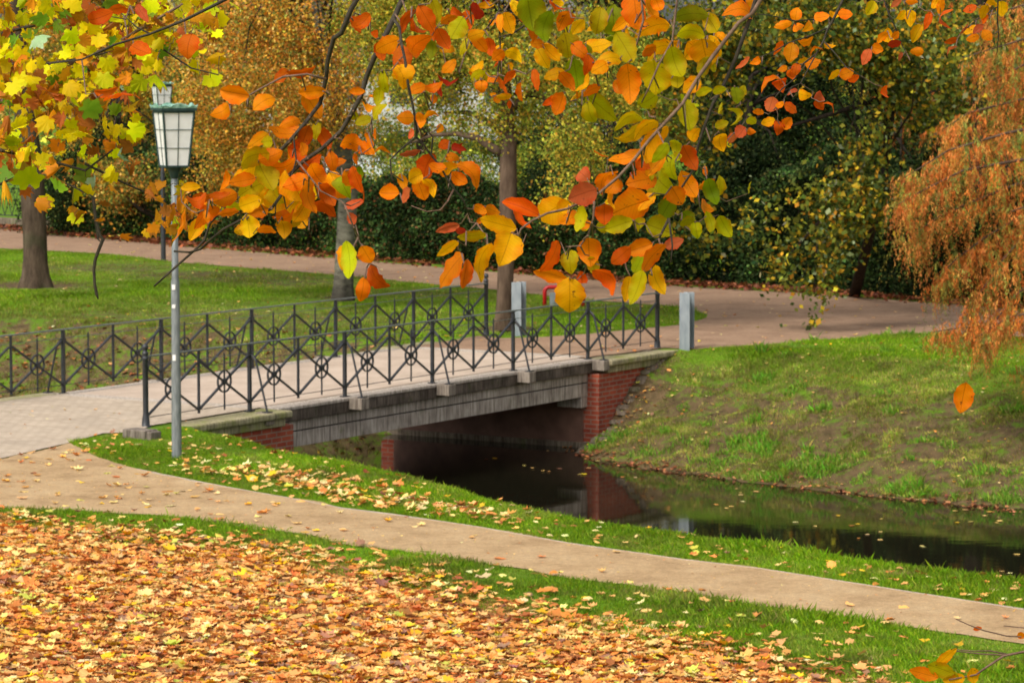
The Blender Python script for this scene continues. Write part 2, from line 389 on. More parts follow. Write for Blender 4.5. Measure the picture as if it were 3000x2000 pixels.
# masks: bare soil and leaf litter
pile_edge = [(-200, 1500), (0, 1512), (134, 1530), (268, 1548), (446, 1562), (625, 1584), (804, 1606), (1000, 1642), (1200, 1688), (1403, 1738), (1650, 1800), (1913, 1855), (2150, 1905), (2450, 1965), (2800, 2060)]
pile = gp(*pile_edge) + [np.array([5.6, 27]), np.array([5.2, 22.6]), np.array([2, 21.4]), np.array([-3, 21.8]), np.array([-7.4, 22.6]), np.array([-7.6, 30]), np.array([-7.9, 38.3])]
def soilmask(x, y):
    s = np.full(x.shape, .05); z = height(x, y)
    right = (x > -1) & (y > 45) & (z < -.03)
    s = np.where(right, .22 + .42 * np.clip(-z / .7, 0, 1), s)
    ups = (((x - N0[0]) * UT[0] + (y - N0[1]) * UT[1]) > WD) & (z < -.05); s = np.where(ups, .60, s); q_ = B(16, 11); s = np.maximum(s, .52 * np.clip(1.5 - np.hypot(x - q_[0], y - q_[1]) / 5.5, 0, 1))
    for wx, wy, r, a in ((2.3, 58.9, .9, .8), (1.9, 58.0, .8, .7), (2.9, 59.6, .7, .5)):
        d = np.hypot(x - wx, y - wy) / r; s = np.maximum(s, a * np.clip(1.4 - d, 0, 1) + .05)
    for px, py, r, a in ((100, 835, 1.6, .75), (1005, 872, .9, .6), (1475, 962, .9, .7), (180, 842, 1.3, .5), (560, 805, 2.6, .55), (760, 815, 2.8, .5), (900, 830, 2.2, .5), (300, 785, 3.0, .5), (1250, 860, 2.2, .4), (1700, 900, 2.0, .35), (60, 950, 2.5, .35), (2560, 1140, 1.0, .5), (2490, 1110, .8, .5), (2420, 1090, .6, .4), (2080, 1080, .8, .5), (2900, 1350, 1.6, .4), (2250, 1250, 1.3, .3)):
        q = G(px, py); d = np.hypot(x - q[0], y - q[1]) / r; s = np.maximum(s, a * np.clip(1.4 - d, 0, 1) + .05)
    return s
def leafymask(x, y):
    m = inpoly(x, y, pile) * .95
    return m
xf, yf = XX.ravel(), YY.ravel()
for nm, vals in (('soil', soilmask(xf, yf)), ('leafy', leafymask(xf, yf))):
    at = ground.data.attributes.new(nm, 'FLOAT', 'POINT'); at.data.foreach_set('value', vals.astype(np.float32))
# water
mb = MB(); mb.add([(-60, 20, WZ), (60, 10, WZ), (60, 75, WZ), (-60, 130, WZ)], [(0, 1, 2, 3)])
tag(mb.build('water', M['water']), 'still dark water of the narrow stream', None, None, 'structure')

def sheet(name, P, mat, z=.012, wob=.03, step=.35):
    """flat ground sheet with a slightly uneven outline"""
    pts = []
    for i in range(len(P)):
        a = np.array(P[i][:2]); b = np.array(P[(i + 1) % len(P)][:2]); n = max(1, int(np.linalg.norm(b - a) / step))
        n = min(n, 120)
        for j in range(n):
            q = a + (b - a) * j / n
            q = q + wob * np.array([float(vnoise(q[0], q[1], 1.7)) + .5 * float(vnoise(q[0], q[1], 5.0)), float(vnoise(q[0] + 50, q[1], 1.7)) + .6 * float(vnoise(q[0] + 9, q[1], 5.0))])
            pts.append((q[0], q[1], z))
    mb = MB(); mb.add(pts, [tuple(range(len(pts)))]); o = mb.build(name, mat)
    bm = __import__('bmesh').new(); bm.from_mesh(o.data); __import__('bmesh').ops.triangulate(bm, faces=bm.faces); bm.to_mesh(o.data); bm.free()
    if o.data.polygons[0].normal.z < 0: o.data.flip_normals()
    o['kind'] = 'structure'; return o
gu = [(205, 1299), (277, 1338), (402, 1376), (513, 1399), (670, 1430), (848, 1461), (1000, 1490), (1148, 1508), (1403, 1546), (1658, 1592), (2000, 1641), (2223, 1667), (2446, 1702), (2670, 1737), (3000, 1787)]
gl = [(3000, 1889), (2670, 1842), (2446, 1806), (2223, 1777), (2000, 1741), (1780, 1710), (1530, 1670), (1276, 1632), (1000, 1590), (848, 1563), (670, 1536), (446, 1510), (223, 1496), (0, 1487)]
GU = gp(*gu); GL = gp(*gl)
gravel_poly = [np.array([-14, 47]) + 0, np.array([-9.5, 43.5])] + gp((0, 1346)) + GU + [np.array([9, 28]), np.array([14, 25]), np.array([13.0, 22.8]), np.array([7.8, 26.3])] + GL + [np.array([-14, 39.2])]
o = sheet('gravel_path', gravel_poly, M['gravel'], wob=.05, step=.18); o['label'] = 'sandy gravel path curving along the near bank'
blk = gp((0, 1346), (205, 1299)) + gp((300, 1272), (400, 1268)) + [B(.1, 0)[:2], B(3.1, .1)[:2], B(3.1, WD - .1)[:2], B(.4, WD)[:2], B(-.5, WD + .3)[:2], B(-3, WD + 1)[:2], np.array([-16, 52]), np.array([-16, 45]), np.array([-9.5, 43.5])]
o = sheet('paved_approach', blk, M['blocks'], .018, .0); o['label'] = 'pale block paving leading onto the bridge'
# far gravel path: from the bridge end round to the left and right
far_low_l = gp((2071, 922), (1990, 900), (1935, 897), (1700, 878), (1546, 861), (1452, 850), (1200, 828), (982, 806), (760, 789), (536, 771), (312, 745), (0, 729))
far_up = gp((-300, 660), (0, 671), (143, 688), (414, 710), (580, 727), (982, 758), (1535, 805), (1955, 838), (2312, 858), (2826, 896), (3200, 930))
far_tip = gp((2071, 932), (1990, 954), (1890, 963), (1734, 979), (1600, 988), (1470, 992))
bank_up = gp((3300, 1010), (3000, 992), (2850, 982), (2742, 979), (2551, 988), (2296, 1008), (2041, 1024))
fp = far_up + bank_up + [B(15.5, -.1)[:2], B(12.9, .1)[:2], B(12.9, WD - .1)[:2], B(15.9, WD + .1)[:2]] + list(reversed(far_tip)) + far_low_l + gp((-300, 712))
o = sheet('far_path', fp, M['gravel2'], .014); o['label'] = 'wide reddish gravel path passing behind the lawn'
# thin edging boards of the near path
mb = MB()
for a, b in zip(GU[2:-1], GU[3:]):
    mb.bar((a[0], a[1], .0), (b[0], b[1], .0), .022, .035)
o = mb.build('path_edging', M['deck']); tag(o, 'thin timber edging board along the gravel path', None, None, 'structure')

# ------------------------------------------------------------------ grass blades and fallen leaves
BT = np.array([(-.5, 0, 0), (.5, 0, 0), (.25, .25, .6), (0, .7, 1.0)]); BF = [(0, 1, 2), (0, 2, 3)]
def blades(P, dens, h, wd, zoff=0.0, thin=None, cap=260000):
    P = [np.array(p[:2]) for p in P]; mn = np.min(P, 0); mx = np.max(P, 0)
    n = int(min(cap * 2, dens * np.prod(mx - mn))); x = rng.uniform(mn[0], mx[0], n); y = rng.uniform(mn[1], mx[1], n)
    m = inpoly(x, y, P); x, y = x[m], y[m]
    s = soilmask(x, y) + vnoise(x, y, 1.6) * .12 + vnoise(x, y, 4) * .12 + vnoise(x, y, 9) * .10
    if thin is not None:
        keep = rng.random(len(x)) > np.clip((s - thin) * 3.2, 0, .95); x, y, s = x[keep], y[keep], s[keep]
    z = height(x, y); m = z > WZ + .02; x, y, z, s = x[m], y[m], z[m], s[m]
    n = len(x); R = rand_rot(n, .28)
    hh = h * np.exp(rng.normal(0, .28, n)) * np.clip(1 + .35 * vnoise(x, y, 1.1), .4, 2)
    S = np.stack([np.full(n, wd), hh * .8, hh], 1)
    bank = np.clip(s * 2.0, 0, 1)[:, None]
    C = palette(n, [(.18, .33, .005), (.12, .25, .005), (.27, .39, .010), (.34, .36, .04)], [5, 3, 3, .5], .2)
    Cb = palette(n, [(.24, .26, .03), (.34, .28, .08), (.17, .27, .02), (.26, .18, .07)], [4, 3.4, 2.4, 2.4], .2)
    pv = np.clip(.5 + .6 * vnoise(x, y, .6)[:, None], 0, 1)
    Cb = Cb * np.exp(.30 * vnoise(x, y, 3.3) + .22 * vnoise(x, y, 8))[:, None]
    C = C * (1 - bank) + Cb * bank; C = C * (.82 + .36 * pv)
    return R, np.stack([x, y, z + zoff], 1), S, C
def tufts(P):
    R, T, S, C = blades(P, 1500, .085, .014)
    m = (vnoise(T[:, 0], T[:, 1], 2.6) > 1.15) | ((T[:, 2] < -1.2) & (vnoise(T[:, 0] + 9, T[:, 1], 3.0) > .3))
    C = palette(int(m.sum()), [(.14, .34, .02), (.24, .36, .03), (.32, .30, .07)], [4, 2, 1], .25)
    return R[m], T[m], S[m], C
def merge(name, parts, label):
    R = np.concatenate([p[0] for p in parts]); T = np.concatenate([p[1] for p in parts]); S = np.concatenate([p[2] for p in parts]); C = np.concatenate([p[3] for p in parts])
    o = instances(name, BT, BF, R, T, S, C, M['blade']); tag(o, label, 'grass', None, 'stuff'); return o
strip_low = list(reversed(GL)) + [np.array([7, 25.5]), np.array([5, 27])] + list(reversed(gp(*[(x, y + 45) for x, y in pile_edge])))
strip_up = GU[:] + list(reversed(gp((816, 1322), (1020, 1360), (1180, 1393), (1403, 1462), (1658, 1521), (2000, 1569), (2446, 1636), (3000, 1705)))) + gp((674, 1277), (560, 1259)) + [B(.2, -.55)[:2]] + gp((395, 1268), (300, 1278))
strip_up2 = gp((620, 1290), (816, 1335), (1020, 1375), (1180, 1410), (1403, 1478), (1658, 1537), (2000, 1585), (2446, 1652), (3050, 1722)) + list(reversed(gp((600, 1274), (816, 1318), (1020, 1356), (1180, 1389), (1403, 1458), (1658, 1517), (2000, 1565), (2446, 1632), (3050, 1700))))
merge('near_grass', [blades(strip_low, 5200, .042, .006), blades(strip_up, 5200, .038, .006), blades(strip_up2, 4000, .05, .006)], 'short bright green grass either side of the gravel path')
ups_poly = [B(11.4, WD + .5)[:2], B(14.6, WD + .5)[:2], B(15.2, 14)[:2], B(16.2, 34)[:2], B(10.5, 34)[:2], B(11, 14)[:2]]
bank_poly = bank_up + [B(15.2, -.3)[:2], B(14.3, -.5)[:2], np.array([1.2, 57.4]), np.array([3.7, 53.4]), np.array([6.4, 51.2]), np.array([9.5, 49.5])]
merge('bank_grass', [blades(bank_poly, 2700, .042, .010, thin=.46), tufts(bank_poly),  blades(ups_poly, 700, .05, .012, thin=.42)], 'patchy green grass on the sloping far bank')
lawn_poly = far_low_l + [np.array([-16, 82]), np.array([-16, 66])] + [B(9, WD + 7)[:2], B(11.8, WD + 2.5)[:2], B(13.5, WD + .4)[:2], B(15.9, WD + .4)[:2]] + list(reversed(far_tip))
merge('lawn_grass', [blades(lawn_poly, 620, .05, .011, thin=.25)], 'mown grass of the lawn between bridge and far path')

# fallen leaves: lobed outline, curled in several ways
def maple_template(curl, seed, fold=0):
    r = np.random.default_rng(seed)
    lob = [(0, .30), (20, .50), (38, .42), (60, .56), (76, .45), (90, .62), (104, .45), (120, .56), (142, .42), (160, .50), (180, .30), (225, .30), (270, .18), (315, .30)]
    V = [(0, .0, 0)]
    for a, rr in lob:
        rr *= r.uniform(.85, 1.12); a = math.radians(a + r.uniform(-5, 5)); x, y = rr * math.cos(a), rr * math.sin(a) - .1
        z = curl * (x * x + y * y) * .9 + fold * abs(x) * .6 + r.normal(0, .03)
        V.append((x * (1 - .35 * abs(fold)), y, z))
    n = len(lob)
    return np.array(V), [(0, i + 1, (i + 1) % n + 1) for i in range(n)]
MT = [maple_template(c_, i, f_) for i, (c_, f_) in enumerate([(0, 0), (.5, 0), (-.6, .1), (.9, .2), (.3, .6), (-.8, -.2), (.3, -.4), (1.1, .3)])]
MTV = np.stack([m_[0] for m_ in MT]); MTF = MT[0][1]
def leaf_batch(x, y, size, lift, tilt, cols, wts, z0=.0):
    n = len(x); z = height(x, y) + z0 + rng.random(n) * lift
    z = np.maximum(z, WZ + .008)
    return (MTV[rng.integers(0, len(MT), n)], rand_rot(n, tilt), np.stack([x, y, z], 1), size * np.exp(rng.normal(0, .22, n)), palette(n, cols, wts, .2))
def leaf_obj(name, bs, label, cat='fallen leaves'):
    tv = np.concatenate([b[0] for b in bs]); R = np.concatenate([b[1] for b in bs]); T = np.concatenate([b[2] for b in bs]); S = np.concatenate([b[3] for b in bs]); C = np.concatenate([b[4] for b in bs])
    o = instances(name, tv, MTF, R, T, S[:, None] * np.ones((1, 3)), C, M['dry']); tag(o, label, cat, None, 'stuff'); return o
DC = [(.76, .32, .07), (.62, .21, .04), (.82, .43, .13), (.86, .56, .17), (.82, .44, .015), (.40, .12, .03), (.58, .56, .08), (.34, .16, .09), (.88, .66, .28)]
DW = [6, 5, 6, 3, 2, 3, .9, 1.4, 1.2]
DW2 = [5, 2.5, 6, 6, 2, 1.2, 1.3, .6, 4]
n = 76000; x = rng.uniform(-7.8, 6, n); y = rng.uniform(21, 39, n)
m = inpoly(x, y, pile); d = plinedist(x, y, gp(*pile_edge)); dens = np.clip(.25 + d / 1.1 + .35 * vnoise(x, y, 1.1), .1, 1)
keep = m & (rng.random(n) < dens)
b1 = leaf_batch(x[keep], y[keep], .122, .05, .21, DC, DW, .012)
n = 1500; x = rng.uniform(-7.5, 6, n); y = rng.uniform(28, 39.5, n); m = inpoly(x, y, strip_low) & (rng.random(n) < .8)
b2 = leaf_batch(x[m], y[m], .115, .03, .25, DC, DW2, .045)
n = 16000; x = rng.uniform(-7.5, 6, n); y = rng.uniform(28, 39.5, n); d = plinedist(x, y, gp(*pile_edge)); m = inpoly(x, y, strip_low) & (rng.random(n) < .8 * np.exp(-d / .22))
b2b = leaf_batch(x[m], y[m], .115, .03, .25, DC, DW, .03)
leaf_obj('fallen_leaves', [b1, b2, b2b], 'deep carpet of tan and orange fallen leaves in the foreground')
# strip between path and stream: dense belt near the lamp, thinning to the right
belt = gp((480, 1372), (600, 1360), (800, 1378), (1000, 1398), (1200, 1430), (1400, 1490), (1560, 1535), (1500, 1545), (1250, 1515), (1000, 1478), (800, 1440), (600, 1400))
n = 11000; x = rng.uniform(-6.5, 6, n); y = rng.uniform(31, 48, n)
mb_ = inpoly(x, y, belt) & (vnoise(x, y, 1.6) > -.6); ms_ = inpoly(x, y, strip_up) & (rng.random(n) < .22)
b3 = leaf_batch(x[mb_], y[mb_], .125, .04, .35, DC, DW2, .035)
b4 = leaf_batch(x[ms_], y[ms_], .095, .02, .3, DC, DW2, .04)
leaf_obj('fallen_leaves', [b3, b4], 'belt of fallen leaves lying on the grass beside the lamp post')
# path leaves
n = 2300; x = rng.uniform(-9, 7, n); y = rng.uniform(27, 46, n); m = inpoly(x, y, gravel_poly)
pd = np.clip(.16 + .6 * (x < -2.2) - .04 * x, .14, .75); m &= rng.random(n) < pd
b5 = leaf_batch(x[m], y[m], .125, .0, .14, DC, DW2, .022)
n = 3600; x = rng.uniform(-9, 7, n); y = rng.uniform(27, 46, n); m = inpoly(x, y, gravel_poly)
b5b = leaf_batch(x[m], y[m], .026, .0, .10, DC, DW2, .018)
n = 500; x = rng.uniform(-9, 4, n); y = rng.uniform(42, 60, n); m = inpoly(x, y, blk + [np.array(B(3.1, 0)[:2])])
b5c = leaf_batch(x[m], y[m], .05, .0, .10, DC, DW2, .024)
leaf_obj('fallen_leaves', [b5, b5b, b5c], 'scattered pale leaves lying on the near gravel path and paving')
# far lawn, far path, far bank, waterline
n = 9000; x = rng.uniform(-16, 14, n); y = rng.uniform(48, 100, n)
ml = inpoly(x, y, lawn_poly) & (rng.random(n) < .10 + .06 * vnoise(x, y, .5)); mp_ = inpoly(x, y, fp) & (rng.random(n) < .20)
b6 = leaf_batch(x[ml], y[ml], .085, .01, .2, DC, DW2, .045); b7 = leaf_batch(x[mp_], y[mp_], .085, 0, .1, DC, DW2, .025)
mk = inpoly(x, y, bank_poly) & (rng.random(n) < .9); b8 = leaf_batch(x[mk], y[mk], .06, .01, .3, DC, DW2, .035)
qe = np.array([1.95, 58.9]) + rng.normal(0, 1, (170, 2)) * [.45, .75]
b8e = leaf_batch(qe[:, 0], qe[:, 1], .075, .02, .3, DC, DW, .03)
wl = np.array(WLP[1:-2])
t_ = rng.uniform(0, len(wl) - 1, 1100); t_ = np.where(rng.random(1100) < .6, t_, np.round(t_ * 3) / 3 + rng.normal(0, .04, 1100)).clip(0, len(wl) - 1.001); i_ = t_.astype(int); fr = (t_ - i_)[:, None]; q = wl[i_] * (1 - fr) + wl[np.minimum(i_ + 1, len(wl) - 1)] * fr + rng.normal(0, .13, (1100, 2)) * [1, 1.3] + [0.0, .06]
sel_ = (rng.random(len(q)) < .5); q = q[sel_]
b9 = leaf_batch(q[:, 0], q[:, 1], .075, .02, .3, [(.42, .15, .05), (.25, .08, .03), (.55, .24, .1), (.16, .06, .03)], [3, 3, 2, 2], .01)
qu = np.array([B(a_, b_)[:2] for a_, b_ in zip(rng.normal(12.6, .9, 1500), rng.uniform(WD + .4, 26, 1500))])
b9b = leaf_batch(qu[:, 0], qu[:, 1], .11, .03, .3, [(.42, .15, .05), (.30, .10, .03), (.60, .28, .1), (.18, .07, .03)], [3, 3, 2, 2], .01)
# leaf litter under the far hedge
hx = rng.uniform(0, 1, 5200); up_arr = np.array(far_up); ii = (hx * (len(up_arr) - 1)).astype(int); ff = (hx * (len(up_arr) - 1) - ii)[:, None]
q = up_arr[ii] * (1 - ff) + up_arr[np.minimum(ii + 1, len(up_arr) - 1)] * ff + np.stack([rng.normal(0, .3, 5200), np.abs(rng.normal(0, 1.1, 5200)) - .15], 1)
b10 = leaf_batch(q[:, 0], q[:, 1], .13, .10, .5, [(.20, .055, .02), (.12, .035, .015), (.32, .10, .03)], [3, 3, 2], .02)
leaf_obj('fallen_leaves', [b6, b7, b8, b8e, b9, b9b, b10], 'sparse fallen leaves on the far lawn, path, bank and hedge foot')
# leaves floating on the water
q = np.array([G(px, py, WZ)[:2] for px, py in [(2098, 1478), (2130, 1490), (2170, 1450), (2215, 1440), (2456, 1512), (2578, 1581), (2495, 1540), (2826, 1493), (2845, 1530), (2922, 1532), (2980, 1625), (2540, 1566), (1560, 1372), (1590, 1380), (1640, 1374), (1700, 1390), (1750, 1350), (2330, 1530), (2700, 1600), (1425, 1345), (1860, 1400), (2958, 1680), (2010, 1566), (2900, 1500), (2650, 1470)]])
q = np.concatenate([q, q + rng.normal(0, .25, q.shape)])
b = leaf_batch(q[:, 0], q[:, 1], .10, 0, .03, DC, DW2, 0)
b = (b[0] * [1, 1, .25], b[1], np.column_stack([q, np.full(len(q), WZ + .012)]), b[3], b[4])
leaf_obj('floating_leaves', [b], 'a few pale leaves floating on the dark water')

# ------------------------------------------------------------------ footbridge
bridge = empty('footbridge', B(S1, 0, 0)); bridge.location = (0, 0, 0)
tag(bridge, 'concrete footbridge with black iron railings and red brick abutments', 'footbridge')
def bx(name, mat, boxes, parent=bridge, bevel=.012, lab=None):
    mb = MB()
    for b_ in boxes: mb.box(*b_, T=B)
    o = mb.build(name, mat, parent, bevel=bevel)
    bm = __import__('bmesh').new(); bm.from_mesh(o.data); __import__('bmesh').ops.recalc_face_normals(bm, faces=bm.faces); bm.to_mesh(o.data); bm.free()
    if lab: o['label'] = lab
    return o
bx('deck', M['deck'], [(3.12, 12.88, .22, WD - .22, -.18, .014)])
bx('joint_slab', M['cope'], [(2.78, 3.115, .22, WD - .22, -.1, .020)])
bx('joint_slab', M['cope'], [(12.885, 13.22, .22, WD - .22, -.1, .020)])
for sgn, t0 in ((-1, 0.0), (1, WD)):
    T_ = lambda a, b_: (t0 + sgn * a, t0 + sgn * b_) if sgn > 0 else (t0 - b_, t0 - a)
    # coping over the span (pale top), dark face below it
    a, b_ = T_(-.215, .16)
    bx('coping', M['cope'], [(3.12, 12.9, a, b_, -.055, .0)], lab='pale worn coping edge of the span')
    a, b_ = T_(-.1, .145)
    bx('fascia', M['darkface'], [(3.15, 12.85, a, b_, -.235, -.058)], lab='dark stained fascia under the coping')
    a, b_ = T_(-.12, .065)
    bx('girder', M['girder'], [(S1 - .1, S2 + .1, a, b_, -.40, -.238), (S1 - .1, S2 + .1, a, b_ + .004, -.66, -.422)], bevel=.006)
    a, b_ = T_(-.12, .05)
    bx('girder_joint', M['gap'], [(S1, S2, a, b_, -.421, -.401)], bevel=0)
    # mossy copings over the abutments
    for s0, s1 in ((.25, 3.08), (12.94, 15.75)):
        a, b_ = T_(-.215, .46)
        bx('abutment_coping', M['mossy'], [(s0, s1, a, b_, -.115, -.006)], bevel=.03)
        a, b_ = T_(-.1, .36)
        bx('abutment_ledge', M['mossy'], [(s0 + .05, s1 - .06, a, b_, -.25, -.117)], bevel=.02)
    for i in range(1, 6):
        s = BAY * i + (0 if sgn < 0 else .547)
        a, b_ = T_(.146, .40)
        bx('corbel', M['corbel'], [(s - .11, s + .11, a, b_, -.19, -.003)], bevel=.012)
# underside slab and beams
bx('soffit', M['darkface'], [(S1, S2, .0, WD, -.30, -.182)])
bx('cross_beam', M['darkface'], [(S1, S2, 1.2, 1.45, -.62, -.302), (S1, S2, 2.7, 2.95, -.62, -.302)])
# abutments in brick with box-mapped brickwork
def brickbox(name, s0, s1, t0, t1, z0, z1, parent=bridge):
    V = []; UV = []; loops = []
    def face(ps, uvs):
        b0 = len(V); V.extend(ps); UV.extend(uvs); loops.extend([b0, b0 + 1, b0 + 2, b0 + 3])
    face([B(s0, t0, z0), B(s1, t0, z0), B(s1, t0, z1), B(s0, t0, z1)], [(s0, z0), (s1, z0), (s1, z1), (s0, z1)])
    face([B(s1, t1, z0), B(s0, t1, z0), B(s0, t1, z1), B(s1, t1, z1)], [(s1, z0), (s0, z0), (s0, z1), (s1, z1)])
    face([B(s1, t0, z0), B(s1, t1, z0), B(s1, t1, z1), B(s1, t0, z1)], [(t0, z0), (t1, z0), (t1, z1), (t0, z1)])
    face([B(s0, t1, z0), B(s0, t0, z0), B(s0, t0, z1), B(s0, t1, z1)], [(t1, z0), (t0, z0), (t0, z1), (t1, z1)])
    face([B(s0, t0, z1), B(s1, t0, z1), B(s1, t1, z1), B(s0, t1, z1)], [(s0, t0), (s1, t0), (s1, t1), (s0, t1)])
    return npmesh(name, V, loops, [4] * 5, M['brick'], parent, uv=UV)
brickbox('abutment', -.2, S1, -.30, WD + .3, -2.4, -.252)['label'] = 'brick abutment under the near end'
brickbox('abutment', S2, 15.9, -.30, WD + .3, -2.4, -.252)['label'] = 'brick abutment under the far end'
bx('inner_wall', M['render_wall'], [(S2 - .025, S2 + .01, .02, WD, -2.4, -.66)], bevel=0)
bx('footing', M['stone'], [(S2 - .06, S2 + .01, -.33, WD + .3, -2.4, -1.50)], bevel=.01)
bx('bearing_block', M['girder'], [(S2 - .22, S2 + .0, -.06, .45, -.86, -.664)])
# rough stones down the bank edge next to the far abutment
mb = MB(); r2 = np.random.default_rng(3)
pa = [np.array([2.45, 60.2]), np.array([2.1, 59.6]), np.array([1.75, 58.9]), np.array([1.45, 58.2]), np.array([1.25, 57.6])]
for i in range(22):
    t = i / 21 * (len(pa) - 1); k_ = min(int(t), len(pa) - 2); q = pa[k_] + (pa[k_ + 1] - pa[k_]) * (t - k_)
    for off in (0, .21, .42):
        u = q + np.array([off, .05]) + r2.normal(0, .02, 2); z = float(height(u[0], u[1])); s_ = r2.uniform(.085, .12)
        sides = [(math.cos(a_) * s_ * 1.25, math.sin(a_) * s_) for a_ in np.linspace(0, 2 * math.pi, 7)[:-1]]
        mb.add([(u[0] + p_[0], u[1] + p_[1], z - .05) for p_ in sides] + [(u[0] + p_[0] * .8, u[1] + p_[1] * .8, z + .014) for p_ in sides] + [(u[0], u[1], z + .024)],
               [(j, (j + 1) % 6, 6 + (j + 1) % 6, 6 + j) for j in range(6)] + [(6 + j, 6 + (j + 1) % 6, 12) for j in range(6)])
o = mb.build('stone_edging', M['stone']); tag(o, 'rough stone edging running down the bank beside the brick abutment', 'stone edging')

# railings ---------------------------------------------------------
def rail_set(t0, s0, label, outward):
    ends = (s0, s0 + 6 * BAY)
    root = empty('railing'); root.parent = bridge; root['label'] = label
    P = lambda s, z, t=0.0: Vector(B(s, t0 + t, z))
    mb = MB()
    mb.bar(P(ends[0], 1.045), P(ends[1], 1.045), .05, .022); mb.build('top_rail', M['rail'], root, bevel=.004)
    mb = MB(); mb.bar(P(ends[0], .905), P(ends[1], .905), .012, .010); mb.build('wire', M['rail'], root)
    mb = MB(); mb.bar(P(ends[0], .145), P(ends[1], .145), .016, .010); mb.build('bottom_rail', M['iron'], root)
    for i, s in enumerate(ends):
        mb = MB(); q = P(s, 0)
        prof = [(.085, -.02), (.085, .0), (.062, .02), (.056, .12), (.045, .17), (.042, .2), (.042, 1.0), (.05, 1.01), (.05, 1.03), (.042, 1.04), (.042, 1.075), (.05, 1.085), (.05, 1.10), (.04, 1.115), (.028, 1.13), (.036, 1.15), (.05, 1.175), (.048, 1.20), (.034, 1.225), (.008, 1.238)]
        mb.lathe(q, prof, 18); mb.build('end_post', M['iron'], root, smooth=True)
    for i in range(1, 6):
        s = s0 + i * BAY; mb = MB()
        mb.bar(P(s, 0), P(s, 1.035), .05, .05); mb.box(s - .075, s + .075, t0 - .05, t0 + .05, 0.001, .014, T=B); mb.box(s - .04, s + .04, t0 - .03, t0 + .03, .84, .90, T=B)
        mb.build('post', M['iron'], root)
        mb = MB(); o_ = outward
        pts = [P(s, .87, 0), P(s, .87, o_ * .05), P(s, .80, o_ * .12), P(s, .70, o_ * .15), P(s, 0.0, o_ * .335)]
        mb.tube(pts, .017, 8); mb.box(s - .06, s + .06, min(t0 + o_ * .28, t0 + o_ * .39), max(t0 + o_ * .28, t0 + o_ * .39), .0, .014, T=B)
        mb.build('stay', M['iron'], root, smooth=False)
    for i in range(6):
        s = s0 + (i + .5) * BAY; mb = MB(); mb.bar(P(s, .09), P(s, 1.035), .032, .032); mb.build('mid_bar', M['iron'], root)
    pnl = None
    for i in range(12):
        sa_ = s0 + i * BAY / 2; sb = sa_ + BAY / 2; c_ = (sa_ + sb) / 2
        if pnl is None:
            mb = MB(); e = .035
            mb.bar(P(sa_ + e, .86), P(sb - e, .16), .030, .028); mb.bar(P(sa_ + e, .16, .004), P(sb - e, .86, .004), .040, .024)
            mb.bar(P(c_, .085), P(c_, .93), .020, .020); mb.tube([P(c_, .93), P(c_, .975)], [.014, .001], 6)
            ring = [P(c_ + .165 * math.cos(a_), .52 + .165 * math.sin(a_)) for a_ in np.linspace(0, 2 * math.pi, 29)]
            for a1, a2 in zip(ring[:-1], ring[1:]): mb.bar(a1, a2, .030, .018, up=(ring[0] - P(c_, .52)).cross(Vector((0, 0, 1))) if False else tuple(Vector(a1) - P(c_, .52)))
            mb.tube([P(c_, .52, -.03), P(c_, .52, .03)], .042, 12)
            pnl = mb.build('panel', M['iron'], root); first = sa_
        else:
            o = pnl.copy(); COL.objects.link(o); o.parent = root
            d_ = US * (sa_ - first); o.location = (d_[0], d_[1], 0)
    return root
rail_set(0.0, 0.0, 'railing on the side nearer the camera', -1)
rail_set(WD, .547, 'railing on the far side of the deck', 1)
# old kerb block under the near end post
mb = MB(); c_ = G(414, 1283, 0)
def KT(a, b_, z): return (c_[0] + a * .80 + b_ * .6, c_[1] - a * .60 + b_ * .8, z)
mb.box(-.24, .20, -.14, .14, -.05, .13, T=KT); mb.box(.204, .30, -.12, .10, -.05, .115, T=KT)
o = mb.build('kerb_block', M['block'], bevel=.015); tag(o, 'old stone kerb block on the grass at the foot of the near railing post', 'kerb block')

